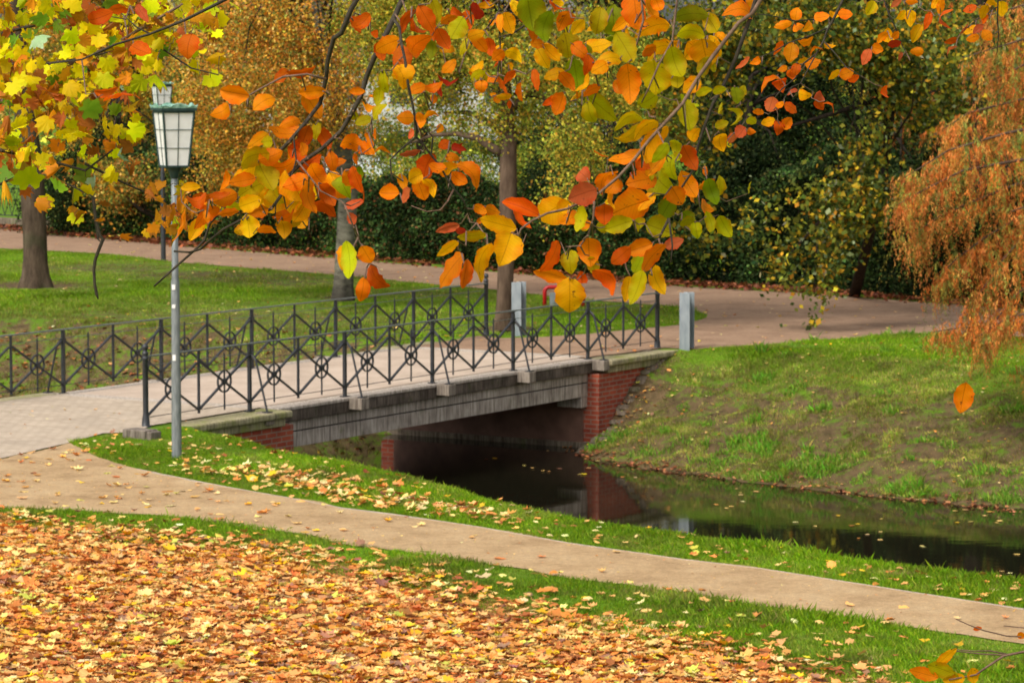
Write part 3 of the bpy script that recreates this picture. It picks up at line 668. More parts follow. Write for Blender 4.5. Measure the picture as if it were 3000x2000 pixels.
# ------------------------------------------------------------------ street lamps
def make_lamp(pos, pole_mat, label):
    root = empty('street_lamp', tuple(pos)); tag(root, label, 'street lamp', 'park street lamps')
    rot = Matrix.Rotation(math.radians(24), 4, 'Z')
    def RT(x, y, z): v = rot @ Vector((x, y, z)); return (v.x, v.y, v.z)
    mb = MB(); mb.lathe((0, 0, 0), [(.085, -.1), (.072, .0), (.068, .05), (.066, 1.2), (.060, 1.25), (.058, 2.4), (.046, 2.45), (.044, 3.85)], 14)
    mb.build('pole', pole_mat, root, smooth=True)
    mb = MB(); mb.lathe((0, 0, 0), [(.05, 3.80), (.06, 3.83), (.065, 3.87), (.095, 3.93), (.12, 3.955)], 16); mb.build('collar', M['coppersd'], root, smooth=True)
    zb, zt, hb, ht = 3.96, 4.70, .150, .215
    mb = MB(); mb.add([RT(x * h_, y * h_, z) for z, h_ in ((zb, hb), (zt, ht)) for x, y in ((-1, -1), (1, -1), (1, 1), (-1, 1))],
                      [(3, 2, 1, 0), (4, 5, 6, 7), (0, 1, 5, 4), (1, 2, 6, 5), (2, 3, 7, 6), (3, 0, 4, 7)])
    mb.build('lamp_shade', M['opal'], root)
    mb = MB()
    def wall_pt(face, u, v, out=.004):   # face 0-3, u -1..1, v 0..1
        h_ = hb + (ht - hb) * v + out; z = zb + (zt - zb) * v
        x, y = [(u * h_, -h_), (h_, u * h_), (-u * h_, h_), (-h_, -u * h_)][face]; return RT(x, y, z)
    for f_ in range(4):
        mb.bar(wall_pt(f_, -1, 0), wall_pt(f_, -1, 1), .022, .022)
        mb.bar(wall_pt(f_, 0, 0), wall_pt(f_, 0, 1), .008, .008)
        for v in (.335, .67): mb.bar(wall_pt(f_, -1, v), wall_pt(f_, 1, v), .008, .008)
        mb.bar(wall_pt(f_, -1, .005), wall_pt(f_, 1, .005), .02, .025); mb.bar(wall_pt(f_, -1, .995), wall_pt(f_, 1, .995), .02, .03)
    mb.build('frame', M['coppersd'], root)
    mb = MB(); h1 = ht + .032
    mb.box(-h1, h1, -h1, h1, zt + .012, zt + .045, T=RT); mb.build('cornice', M['coppersd'], root)
    # scalloped crest and low pyramid roof
    mb = MB()
    N_ = 24
    for f_ in range(4):
        for k2 in range(N_):
            u0, u1 = -1 + 2 * k2 / N_, -1 + 2 * (k2 + 1) / N_
            def pt(u, top):
                zz = zt + .046 if not top else zt + .058 + (.055 * max(0, math.cos(u * math.pi)) if abs(u) < .5 else .022 * abs(math.sin((abs(u) - .5) * 2 * math.pi))) + (.035 if abs(u) > .93 else 0)
                hh = h1 + (.012 if top else 0); x, y = [(u * hh, -hh), (hh, u * hh), (-u * hh, hh), (-hh, -u * hh)][f_]; return RT(x, y, zz)
            a, b_, c2, d2 = pt(u0, 0), pt(u1, 0), pt(u1, 1), pt(u0, 1)
            mb.add([a, b_, c2, d2], [(0, 1, 2, 3)])
    o = mb.build('crest', M['copper'], root); sm_ = o.modifiers.new('s', 'SOLIDIFY'); sm_.thickness = .014
    mb = MB(); h2 = h1 - .02
    mb.add([RT(-h2, -h2, zt + .05), RT(h2, -h2, zt + .05), RT(h2, h2, zt + .05), RT(-h2, h2, zt + .05), RT(0, 0, zt + .10)], [(0, 1, 4), (1, 2, 4), (2, 3, 4), (3, 0, 4), (3, 2, 1, 0)])
    mb.build('roof', M['copper'], root)
    return root
lamp = make_lamp(G(518, 1343), M['pole'], 'grey post street lamp with white lantern standing on the grass before the bridge')
lp2 = lamp.copy(); COL.objects.link(lp2); q = G(479, 764); lp2.location = tuple(q)
lp2['label'] = 'black post street lamp partly hidden by leaves beside the far path'
for ch in list(lamp.children):
    c_ = ch.copy(); COL.objects.link(c_); c_.parent = lp2
    if ch.name.startswith('pole'): c_.data = ch.data.copy(); c_.data.materials[0] = M['pole2']
# stickers on the near pole
for zz, hh in ((2.30, .07), (2.05, .05), (1.34, .08)):
    mb = MB(); a0 = -2.2
    pts = [(math.cos(a0 + i * .18) * .0675, math.sin(a0 + i * .18) * .0675) for i in range(5)]
    mb.add([(x_, y_, zz) for x_, y_ in pts] + [(x_, y_, zz + hh) for x_, y_ in pts], [(i, i + 1, i + 6, i + 5) for i in range(4)])
    mb.build('sticker', M['opal'], lamp)

# ------------------------------------------------------------------ steel bollards and red hoop
def bollard(px, py, label, rz):
    q = G(px, py); root = MB(); hw, hd, th = .105, .115, .014
    R_ = Matrix.Rotation(rz, 4, 'Z')
    def T(x, y, z): v = R_ @ Vector((x, y, z)); return (v.x, v.y, v.z)
    root.box(-hw, hw, -hd, -hd + th, -.1, 1.06, T=T); root.box(-hw, hw, hd - th, hd, -.1, 1.06, T=T); root.box(-th / 2, th / 2, -hd + th + .001, hd - th - .001, -.1, 1.06, T=T)
    o = root.build('steel_bollard', M['galv'], bevel=.004); o.location = tuple(q)
    tag(o, label, 'bollard', 'steel section bollards beyond the bridge'); return o
bollard(2012, 1022, 'grey steel bollard standing on the near side of the path beyond the bridge', math.radians(-26))
bollard(1520, 984, 'grey steel bollard behind the railing in front of the tree trunk', math.radians(-26))
hoop = empty('hoop_barrier', tuple(G(1652, 897)))
tag(hoop, 'low red tubular hoop with a small grey post at the far path edge', 'barrier')
mb = MB(); r_ = .10; pts = [(-.42, 0, -.05), (-.42, 0, .32)] + [(-.42 + r_ - r_ * math.cos(a_), 0, .32 + r_ * math.sin(a_)) for a_ in np.linspace(.3, math.pi / 2, 5)] + [(.42 - r_ + r_ * math.sin(a_), 0, .32 + r_ * math.cos(a_)) for a_ in np.linspace(0, math.pi / 2 - .3, 5)] + [(.42, 0, .32), (.42, 0, -.05)]
mb.tube(pts, .045, 12); mb.build('hoop', M['red'], hoop, smooth=True)
mb = MB(); mb.box(-.31, -.12, -.04, .04, -.05, .30); mb.box(-.26, -.17, -.055, -.042, .08, .24); mb.build('post', M['galv'], hoop, bevel=.012)

# ------------------------------------------------------------------ iron fence at far left
def fence():
    root = empty('iron_fence'); tag(root, 'dark lattice iron fence on a low stone kerb at the left edge', 'fence')
    a = G(-420, 640); b_ = G(150, 672); d = (b_ - a)
    def T(u, z, o=0): q = a + d * u; return (q[0], q[1] + o, z)
    mb = MB(); q0, q1 = T(0, 0), T(1, 0)
    mb.bar((q0[0], q0[1], .14), (q1[0], q1[1], .14), .30, .30); mb.build('kerb', M['stone'], root, bevel=.02)
    mb = MB()
    for z in (.38, 1.25, 1.38): mb.bar(T(0, z), T(1, z), .03, .03)
    mb.build('rail', M['iron'], root)
    L = np.linalg.norm(d[:2]); n_ = 5
    for i in range(n_ + 1):
        mb = MB(); u = i / n_ * .88
        mb.bar(T(u, .28), T(u, 1.5), .06, .06); mb.build('post', M['iron'], root)
    for i in range(n_):
        mb = MB(); u0, u1 = i / n_ * .88, (i + 1) / n_ * .88
        for j in range(5):
            ua, ub = u0 + (u1 - u0) * j / 5, u0 + (u1 - u0) * (j + 1) / 5
            mb.bar(T(ua, .38), T(ub, 1.25), .018, .018); mb.bar(T(ua, 1.25, .02), T(ub, .38, .02), .018, .018)
            um = (ua + ub) / 2; mb.bar(T(um, 1.25), T(um, 1.38), .016, .016)
        mb.build('lattice_panel', M['iron'], root)
fence()

# ------------------------------------------------------------------ trees
DIA = np.array([(-.5, 0, 0), (0, -.34, .05), (.5, 0, 0), (0, .34, .05)]); DF = [(0, 1, 2, 3)]
def crown(name, blobs, n, size, cols, wts, mat, parent=None, clump=.32, per=26, droop=0, flat=1.0, seed=0, jit=.2):
    r = np.random.default_rng(seed); vol = np.array([b_[3] for b_ in blobs], float); vol /= vol.sum()
    nc = max(4, n // per); bi = r.choice(len(blobs), nc, p=vol)
    C0 = np.array([b_[0] for b_ in blobs])[bi]; Rr = np.array([b_[1:3] for b_ in blobs], dtype=object)
    rx = np.array([b_[1] for b_ in blobs])[bi]; rz = np.array([b_[2] for b_ in blobs])[bi]
    u = r.normal(size=(nc, 3)); u /= np.linalg.norm(u, axis=1)[:, None]; u *= r.random(nc)[:, None] ** (1 / 2.4)
    cc = C0 + u * np.stack([rx, rx * .8, rz], 1)
    cc += np.stack([vnoise(cc[:, 0] * 1.0, cc[:, 2] * 1.0, .9)] * 3, 1) * .25
    cs = np.exp(r.normal(0, .35, nc)); cj = np.exp(r.normal(0, .22, (nc, 1)))
    ci = r.integers(0, nc, n); off = r.normal(0, clump, (n, 3)) * cs[ci][:, None] * [1, 1, flat]
    if droop: off[:, 2] -= np.abs(r.normal(0, droop, n)); off[:, :2] *= .5
    T = cc[ci] + off
    T[:, 2] = np.maximum(T[:, 2], .15)
    S = size * np.exp(r.normal(0, .22, n)); C = palette(n, cols, wts, jit, r) * cj[ci]
    return instances(name, DIA, DF, rand_rot(n, None, r), T, S[:, None] * np.ones((1, 3)), np.clip(C, .001, .95), mat, parent), cc
def bl(px, py, D, rpx, rpy, wt=None):
    c_ = A(px, py, D); k_ = D / F
    return (c_, rpx * k_, rpy * k_, wt if wt else rpx * rpy)
def limbs(trunk_pts, cc, nb, r0, seed, mat, parent, up=.3):
    r = np.random.default_rng(seed); mb = MB()
    tp = [Vector(p) for p in trunk_pts]
    for c_ in cc[r.choice(len(cc), min(nb, len(cc)), replace=False)]:
        st = tp[r.integers(max(1, len(tp) // 2), len(tp))]; e = Vector(c_)
        if (e - st).length > 14: continue
        m1 = st.lerp(e, .35) + Vector((r.normal(0, .25), r.normal(0, .25), up + r.normal(0, .2))); m2 = st.lerp(e, .7) + Vector((r.normal(0, .2), r.normal(0, .2), up * .7))
        mb.tube([st, m1, m2, e], [r0, r0 * .6, r0 * .35, r0 * .08], 6)
    mb.build('branches', mat, parent, smooth=True)
def trunk(base, pts, radii, mat, parent, flare=1.5, n=18, seed=1):
    """pts relative z up from base, roots flare at the foot, uneven round section"""
    r = np.random.default_rng(seed); mb = MB(); P = [Vector(p) for p in pts]
    # resample
    Q = []; RR = []
    for i in range(len(P) - 1):
        k_ = max(2, int((P[i + 1] - P[i]).length / .25))
        for j in range(k_): Q.append(P[i].lerp(P[i + 1], j / k_)); RR.append(radii[i] + (radii[i + 1] - radii[i]) * j / k_)
    Q.append(P[-1]); RR.append(radii[-1])
    z0 = Q[0].z; rows = []
    for q, rr in zip(Q, RR):
        h_ = q.z - z0; fl = 1 + (flare - 1) * math.exp(-h_ / .28)
        for j in range(n):
            a_ = 2 * math.pi * j / n
            b_ = 1 + .06 * math.sin(3 * a_ + 1 + h_ * .7) + .05 * mnoise.noise(Vector((math.cos(a_) * 2, math.sin(a_) * 2, h_ * .9 + seed))) + (fl - 1) * (.55 + .45 * math.cos(5 * a_ + seed))
            rows.append((q.x + math.cos(a_) * rr * b_, q.y + math.sin(a_) * rr * b_, q.z))
    mb.v = rows; mb.f = [(i * n + j, i * n + (j + 1) % n, (i + 1) * n + (j + 1) % n, (i + 1) * n + j) for i in range(len(Q) - 1) for j in range(n)]
    return mb.build('trunk', mat, parent, smooth=True), Q

OCH = [(.70, .28, .035), (.74, .40, .045), (.30, .27, .045), (.50, .18, .03), (.14, .16, .03), (.82, .46, .12)]
YGR = [(.50, .42, .05), (.28, .32, .04), (.66, .50, .05), (.62, .30, .04), (.17, .23, .03)]
OLV = [(.12, .145, .022), (.20, .21, .025), (.50, .36, .025), (.055, .08, .015), (.50, .24, .02), (.26, .30, .15)]
DKG = [(.016, .030, .008), (.030, .050, .012), (.010, .018, .006), (.07, .08, .02)]
HDG = [(.028, .055, .012), (.05, .085, .02), (.014, .026, .008), (.15, .07, .025)]

# big left trunk
t1 = empty('maple_tree'); tag(t1, 'thick brown trunk rising from the lawn at the far left', 'tree')
q = G(103, 838); P_ = [q, A(100, 790, q[1] + .4)]
zz = lambda px, py, D: tuple(A(px, py, D))
Dt = 73.4
_, tq = trunk(q, [zz(103, 842, Dt), zz(101, 700, Dt), zz(92, 500, Dt), zz(70, 280, Dt), zz(42, 60, Dt), zz(20, -300, Dt)], [.27, .265, .27, .24, .22, .16], M['bark'], t1, 1.7, 22, 1)
_, cc = crown('crown', [bl(60, -330, Dt, 420, 200), bl(330, -120, Dt + 2, 200, 120, 30000)], 26000, .10, OCH, [3, 3, 3, 2, 2, 2], M['leaf'], t1, seed=11)
limbs(tq[-8:], cc, 14, .09, 3, M['bark_dark'], t1)

# birch in the middle-left
t2 = empty('birch_tree'); tag(t2, 'pale barked birch with small ochre leaves beside the lawn edge', 'tree')
Db = 70.2
_, tq = trunk(None, [zz(1004, 880, Db), zz(1008, 750, Db), zz(1020, 560, Db), zz(985, 300, Db), zz(930, 20, Db), zz(900, -420, Db)], [.20, .20, .21, .17, .13, .06], M['birch'], t2, 1.5, 18, 2)
_, cc = crown('crown', [bl(740, 190, Db + 1, 210, 190), bl(860, 260, Db - 1, 220, 170), bl(700, 430, Db + 1, 180, 90), bl(650, 350, Db + 3, 110, 170), bl(640, 530, Db + 3, 110, 60, 8000), bl(830, 480, Db + 2, 150, 90, 12000), bl(900, 40, Db, 260, 120), bl(1000, -250, Db, 300, 200)], 84000, .066, OCH, [4, 3.5, 3.4, 2, 3, 2], M['leaf'], t2, .17, 30, .20, seed=12)
limbs(tq, cc, 40, .05, 4, M['bark_dark'], t2, .6)

# middle tree with arching limb
t3 = empty('park_tree'); tag(t3, 'slim brown trunk behind the bridge with an arching left limb and yellow green leaves', 'tree')
Dm = 64.6
_, tq = trunk(None, [zz(1474, 966, Dm), zz(1480, 800, Dm), zz(1488, 600, Dm), zz(1490, 400, Dm), zz(1478, 230, Dm), zz(1440, 60, Dm), zz(1450, -350, Dm)], [.155, .16, .175, .17, .13, .09, .05], M['bark_brown'], t3, 1.5, 18, 3)
mb = MB()
for pl, rs in (([(1478, 452, 0), (1440, 432, 0), (1400, 405, .3), (1340, 392, .6), (1270, 396, .8), (1200, 420, 1)], [.11, .09, .07, .055, .04, .02]),
               ([(1482, 400, 0), (1420, 350, .5), (1370, 330, 1), (1300, 330, 1.3)], [.09, .06, .05, .02]),
               ([(1490, 330, 0), (1560, 260, -.3), (1640, 220, -.6), (1720, 230, -1)], [.09, .06, .04, .02]),
               ([(1470, 240, 0), (1380, 160, .5), (1250, 120, 1), (1120, 130, 1)], [.09, .06, .045, .02]),
               ([(1560, 260, -.3), (1640, 330, -.8), (1710, 430, -1), (1740, 520, -1.2)], [.04, .03, .02, .008])):
    mb.tube([zz(a_, b_, Dm + c_) for a_, b_, c_ in pl], rs, 8)
mb.build('limb', M['bark_brown'], t3, smooth=True)
_, cc = crown('crown', [bl(1480, 90, Dm, 330, 130), bl(1230, 210, Dm + 1, 170, 85, 24000), bl(1740, 170, Dm - 1, 200, 150), bl(1500, 330, Dm, 110, 60, 6000), bl(1100, 60, Dm + 1, 170, 120), bl(1330, 320, Dm + 1, 120, 45, 3500), bl(1690, 420, Dm - 1, 110, 90, 7000), bl(1640, 560, Dm - 1, 80, 60, 1800), bl(1450, -250, Dm, 500, 200)], 84000, .064, YGR, [4, 4, 3, 1.6, 3], M['leaf'], t3, .18, 26, .16, seed=13)
limbs(tq, cc, 40, .04, 5, M['bark_dark'], t3, .4)

# right: olive tree leaning over the far path
t4 = empty('park_tree'); tag(t4, 'dark curved trunk with olive and yellow leaves hanging over the far path', 'tree')
Dr = 66.0
base = G(2500, 868); 
_, tq = trunk(None, [(base[0], base[1], -.05), zz(2560, 640, Dr + 2), zz(2585, 540, Dr + 1), zz(2600, 420, Dr), zz(2622, 230, Dr), zz(2600, 150, Dr), zz(2560, 60, Dr), zz(2480, -350, Dr)], [.13, .10, .09, .09, .085, .08, .07, .04], M['bark_dark'], t4, 1.3, 14, 4)
mb = MB()
for pl, rs in (([(2590, 520, 0), (2625, 590, -.4), (2660, 650, -.8), (2700, 710, -1)], [.05, .035, .02, .008]),
               ([(2590, 500, 0), (2500, 560, -.8), (2400, 650, -1.4), (2300, 760, -2)], [.06, .045, .03, .01]),
               ([(2610, 280, 0), (2450, 330, -.6), (2280, 380, -1), (2150, 330, -1.2)], [.06, .045, .03, .01]),
               ([(2600, 150, 0), (2400, 120, -.5), (2150, 80, -1), (1950, 130, -1)], [.07, .05, .035, .01]),
               ([(2400, 650, -1.4), (2390, 760, -1.8), (2385, 870, -2)], [.025, .015, .006])):
    mb.tube([zz(a_, b_, Dr + c_) for a_, b_, c_ in pl], rs, 8)
mb.build('limb', M['bark_dark'], t4, smooth=True)
_, cc = crown('crown', [bl(2330, 90, Dr - 1, 330, 120), bl(2050, 180, Dr - 1, 150, 140), bl(2620, 100, Dr - 1, 260, 110), bl(2700, 260, Dr, 200, 110), bl(2850, 150, Dr - 8, 180, 90, 5000), bl(2560, 430, Dr - 1, 90, 90, 9500), bl(2520, 600, Dr - 1.5, 140, 90, 13000), bl(2380, 700, Dr - 2, 130, 100, 12000), bl(2230, 600, Dr - 2, 110, 60, 2500), bl(2250, 790, Dr - 2, 90, 40, 2200), bl(2390, 830, Dr - 2, 60, 50, 2600), bl(2395, 905, Dr - 2.2, 45, 30, 500), bl(2060, 600, Dr + 2, 90, 160, 3500), bl(2080, 400, Dr, 100, 90, 5000), bl(2400, -300, Dr, 500, 220)], 34000, .118, OLV, [4, 3.5, 2.4, 4, 1.4, .7], M['leaf'], t4, .24, 16, .14, seed=14)
limbs(tq, cc, 36, .03, 6, M['bark_dark'], t4, .3)

# bald cypress on the right with hanging rust sprays
t5 = empty('bald_cypress'); tag(t5, 'rust orange feathery conifer drooping in from the right edge', 'tree')
Dc = 53.0
cb = A(3420, 1000, Dc); _, tq = trunk(None, [(cb[0], cb[1], -.1), (cb[0], cb[1], 4), (cb[0], cb[1], 9), (cb[0] + .1, cb[1], 13)], [.3, .26, .16, .05], M['bark_brown'], t5, 1.8, 18, 6)
def strands(boughs, per, hang, seed, cols, wts, D0, tipgreen=.32):
    r = np.random.default_rng(seed); T = []; Rm = []; S = []; C = []; mb = MB()
    for pl, dd, wt, hg in boughs:
        pts = np.array([A(x_, y_, D0 + dd) for x_, y_ in pl]); mb.tube([tuple(p) for p in pts], [max(.006, .035 * (1 - i / (len(pts) - .4))) for i in range(len(pts))], 6)
        seg = np.linalg.norm(np.diff(pts, axis=0), axis=1).sum(); ns = int(per * seg * wt)
        for _ in range(ns):
            t = r.random() ** .85 * (len(pts) - 1); i = int(t); b0 = pts[i] + (pts[min(i + 1, len(pts) - 1)] - pts[i]) * (t - i)
            b0 = b0 + np.array([r.normal(0, .10), r.normal(0, .42), -abs(r.normal(0, .14)) + .05])
            L = hang * hg * r.uniform(.4, 1.3); m = int(L / .015) + 4; sway = r.normal(0, .35, 2)
            g = r.random() < tipgreen * .6; cj = math.exp(r.normal(0, .28))
            base_c = np.array((.26, .28, .05) if g else cols[r.choice(len(cols), p=np.array(wts) / sum(wts))])
            for j in range(m):
                u = j / m; p = b0 + np.array([sway[0] * u * L * .9, sway[1] * u * L * .5, -L * u * (.35 + .65 * u)])
                T.append(p + r.normal(0, .018, 3)); S.append(.068 * (1.15 - .6 * u) * r.uniform(.7, 1.3))
                C.append(base_c * cj * math.exp(r.normal(0, .18)) * (1 - .25 * u) + (np.array((.02, .06, .0)) * (u > .6) * g))
    n = len(T); a_ = r.uniform(0, 2 * math.pi, n); dn = r.uniform(.8, 1.45, n)
    d = np.stack([np.cos(a_) * np.cos(dn), np.sin(a_) * np.cos(dn), -np.sin(dn)], 1); x = np.cross(d, r.normal(size=(n, 3))); x /= np.linalg.norm(x, axis=1)[:, None]; z = np.cross(d, x)
    R = np.stack([d, x, z], 2)
    tv = np.array([(0, -.05, 0), (.5, -.11, .02), (1, 0, 0), (.5, .11, .02)])
    return tv, R, np.array(T), np.array(S), np.clip(np.array(C), .001, .9), mb
RST = [(.72, .20, .03), (.82, .28, .06), (.52, .14, .02), (.60, .28, .04), (.34, .28, .04)]
bg_ = [([(3250, 160), (3000, 190), (2900, 240)], .5, .9, .9), ([(3250, 250), (3000, 290), (2840, 330), (2760, 380)], .5, .9, 1), ([(3250, 330), (2950, 390), (2780, 440), (2650, 520)], 0, 1.1, 1.1),
       ([(3250, 440), (2980, 470), (2820, 500), (2700, 560), (2630, 600)], -.3, 1.1, 1.0), ([(3250, 520), (2980, 540), (2850, 590), (2740, 640), (2665, 700)], 0, 1.0, 1.0), ([(3250, 600), (2980, 640), (2880, 700), (2800, 760), (2730, 830)], .3, 1.3, .8),
       ([(3250, 660), (3000, 690), (2930, 770), (2870, 860), (2830, 930)], .0, 1.3, .9), ([(3250, 760), (3050, 800), (2970, 870), (2900, 960), (2860, 990)], -.2, 1.2, .9), ([(3250, 930), (3000, 945), (2880, 955), (2800, 962), (2735, 972)], .2, 1.3, .5),
       ([(3250, 900), (3050, 910), (2950, 930), (2870, 985)], -.5, 1.2, .7), ([(3250, 1060), (3080, 1075), (2985, 1090)], 0, 1.2, .45), ([(3250, -30), (3050, 0), (2850, 60)], .6, .8, 1), ([(3250, 70), (3050, 100), (2820, 170)], .4, .9, 1), ([(3250, 560), (3080, 580), (2960, 620)], -.8, .8, 1)]
tv, R, T, S, C, mbb = strands(bg_, 58, .68, 21, RST, [4, 4, 2, 2.5, 1.5], Dc)
mbb.build('branches', M['bark_brown'], t5, smooth=True)
instances('crown', tv, DF, R, T, S[:, None] * np.ones((1, 3)), C, M['needle'], t5)
# second conifer further back
t5b = empty('bald_cypress'); tag(t5b, 'green and rust conifer seen behind the dark curved trunk at upper right', 'tree')
D5 = 78.0
cb = A(2860, 950, D5); _, tq = trunk(None, [(cb[0], cb[1] , -.1), (cb[0], cb[1], 5), (cb[0], cb[1], 12)], [.25, .2, .05], M['bark_dark'], t5b, 1.5, 14, 7)
bg2 = [([(2860, y_ - 60), (2860 - w_ * .5, y_ - 20), (2860 - w_, y_ + 60)], d_, 1, 1) for y_, w_, d_ in ((-60, 330, 0), (40, 300, 1), (120, 330, -1), (200, 300, 0), (290, 260, -.5), (380, 230, .5), (470, 210, 0))] + [([(2860, y_ - 60), (2960, y_ - 10), (3100, y_ + 40)], d_, 1, 1) for y_, d_ in ((-40, 0), (60, 1), (160, 0), (260, -1), (360, 0))]
tv, R, T, S, C, mbb = strands(bg2, 26, .8, 22, RST + [(.16, .22, .05)], [3, 3, 2, 2, 2, 6], D5)
mbb.build('branches', M['bark_dark'], t5b, smooth=True)
instances('crown', tv, DF, R, T, S[:, None] * 1.5 * np.ones((1, 3)), C, M['needle'], t5b)

# background trees, each its own crown and trunk
bgt = [('ochre leaved tree with dark leaning trunk behind the birch', OCH, [3, 3, 3, 2, 3, 1], 100, 760, [bl(760, 150, 100, 330, 200), bl(800, -350, 100, 450, 300)], 62000, .095, [(900, 600), (880, 180), (840, 60), (810, -200)], .28),
       ('yellow olive tree standing far behind the left trunk', OCH, [2, 3, 4, 1, 4, 1], 108, 330, [bl(250, 220, 108, 330, 210), bl(330, -300, 108, 450, 300)], 60000, .10, [(410, 640), (395, 350), (380, 200), (330, -150)], .30),
       ('yellow green tree far behind the arching limb', YGR, [3, 4, 2, 1, 4], 110, 1250, [bl(1250, 110, 110, 380, 150), bl(1250, -300, 110, 500, 300)], 64000, .10, [(1230, 620), (1240, 300), (1250, -100)], .25),
       ('green and gold tree far behind the middle trunk', YGR, [2, 5, 2, 1, 5], 104, 1800, [bl(1830, 180, 104, 330, 190), bl(1650, 330, 106, 230, 90, 24000), bl(1800, -300, 104, 450, 300)], 70000, .095, [(1830, 640), (1820, 300), (1800, -100)], .22),
       ('dusky olive tree far behind the curved trunk', OLV, [4, 3, 1.5, 5, .6, .2], 98, 2350, [bl(2300, 150, 98, 380, 180), bl(2300, -350, 98, 500, 300)], 64000, .105, [(2290, 640), (2270, 300), (2230, -100)], .25),
       ('tall ochre tree beyond the upper right corner', OLV, [3, 3, 2, 3, 1.5, .3], 95, 2850, [bl(2900, 180, 95, 330, 230), bl(2900, -350, 95, 500, 300)], 60000, .105, [(2960, 700), (2940, 300), (2920, -100)], .25)]
for i, (lab, cols, wts, D_, cx, bls, n_, sz, tp, tr) in enumerate(bgt):
    r_ = empty('background_tree'); tag(r_, lab, 'tree', 'trees behind the far hedge')
    q = A(tp[0][0], tp[0][1], D_); pts = [(q[0], q[1], -.1)] + [zz(a_, b_, D_) for a_, b_ in tp]
    _, tq = trunk(None, pts, [tr] + list(np.linspace(tr, tr * .4, len(tp))), M['bark_dark'], r_, 1.3, 12, 30 + i)
    _, cc = crown('crown', bls, n_, sz, cols, wts, M['leaf'], r_, .34, 28, .12, seed=40 + i)
    limbs(tq, cc, 34, .10, 50 + i, M['bark_dark'], r_, .5)
# dark evergreen trees at right behind the path
for i, (lab, D_, bls, n_) in enumerate([('dark yew mass directly behind the far path at right', 82, [bl(2180, 560, 80, 190, 190), bl(2250, 300, 83, 230, 200)], 62000), ('darkest evergreen under the feathery conifer', 78, [bl(2560, 640, 77, 230, 200), bl(2650, 420, 80, 250, 230), bl(2850, 760, 75, 160, 130)], 66000), ('dark green shrubby tree behind the middle of the far path', 92, [bl(1780, 560, 90, 260, 150), bl(1620, 470, 94, 200, 110)], 52000), ('dark green conifer between the two lamps and left trunk', 101, [bl(330, 480, 100, 170, 110), bl(200, 560, 100, 150, 60), bl(520, 520, 101, 140, 70)], 26000)]):
    r_ = empty('evergreen_tree'); tag(r_, lab, 'evergreen', 'evergreens behind the far path')
    q = bls[0][0]; _, tq = trunk(None, [(q[0], q[1] + .6, -.1), (q[0], q[1] + .6, 2), (q[0] + .2, q[1] + .6, 5)], [.2, .15, .06], M['bark_dark'], r_, 1.3, 10, 60 + i)
    _, cc = crown('crown', bls, n_, .085, DKG, [4, 3, 3, 1], M['leaf_dark'], r_, .30, 34, .05, seed=70 + i)
    limbs(tq, cc, 16, .05, 80 + i, M['bark_dark'], r_)

for i, (lab, cols, wts, D_, bls, n_) in enumerate([('loose olive shrub below the arching limb, in front of the pale house', YGR, [2, 5, 1.5, 1, 5], 116, [bl(1130, 430, 116, 210, 75), bl(1330, 440, 115, 150, 60)], 15000), ('ochre shrub behind the birch trunk beyond the hedge', OCH, [3, 3, 4, 3, 5, 1], 112, [bl(800, 420, 112, 260, 110), bl(560, 450, 113, 180, 90)], 26000), ('brown olive shrub rising just behind the left hedge', OCH, [1, 1, 4, 2, 5, .5], 97, [bl(560, 500, 97, 260, 60), bl(330, 520, 97, 120, 50)], 15000), ('mid green shrub rising behind the hedge near the slim trunk', YGR, [1, 4, .6, .6, 6], 92, [bl(1250, 540, 92, 200, 60), bl(1680, 520, 92, 200, 110)], 26000)]):
    r_ = empty('tall_shrub'); tag(r_, lab, 'shrub', 'loose shrubs beyond the hedge')
    _, cc = crown('foliage', bls, n_, .09, cols, wts, M['leaf'], r_, .30, 22, .1, seed=90 + i)
    mb = MB(); q = bls[0][0]; rr_ = np.random.default_rng(i)
    for c_ in cc[rr_.choice(len(cc), 26)]: mb.tube([(q[0] + rr_.normal(0, .6), q[1] + rr_.normal(0, .3), 0), (c_[0] * .6 + q[0] * .4, c_[1], c_[2] * .55), tuple(c_)], [.03, .02, .005], 5)
    mb.build('stems', M['bark_dark'], r_)
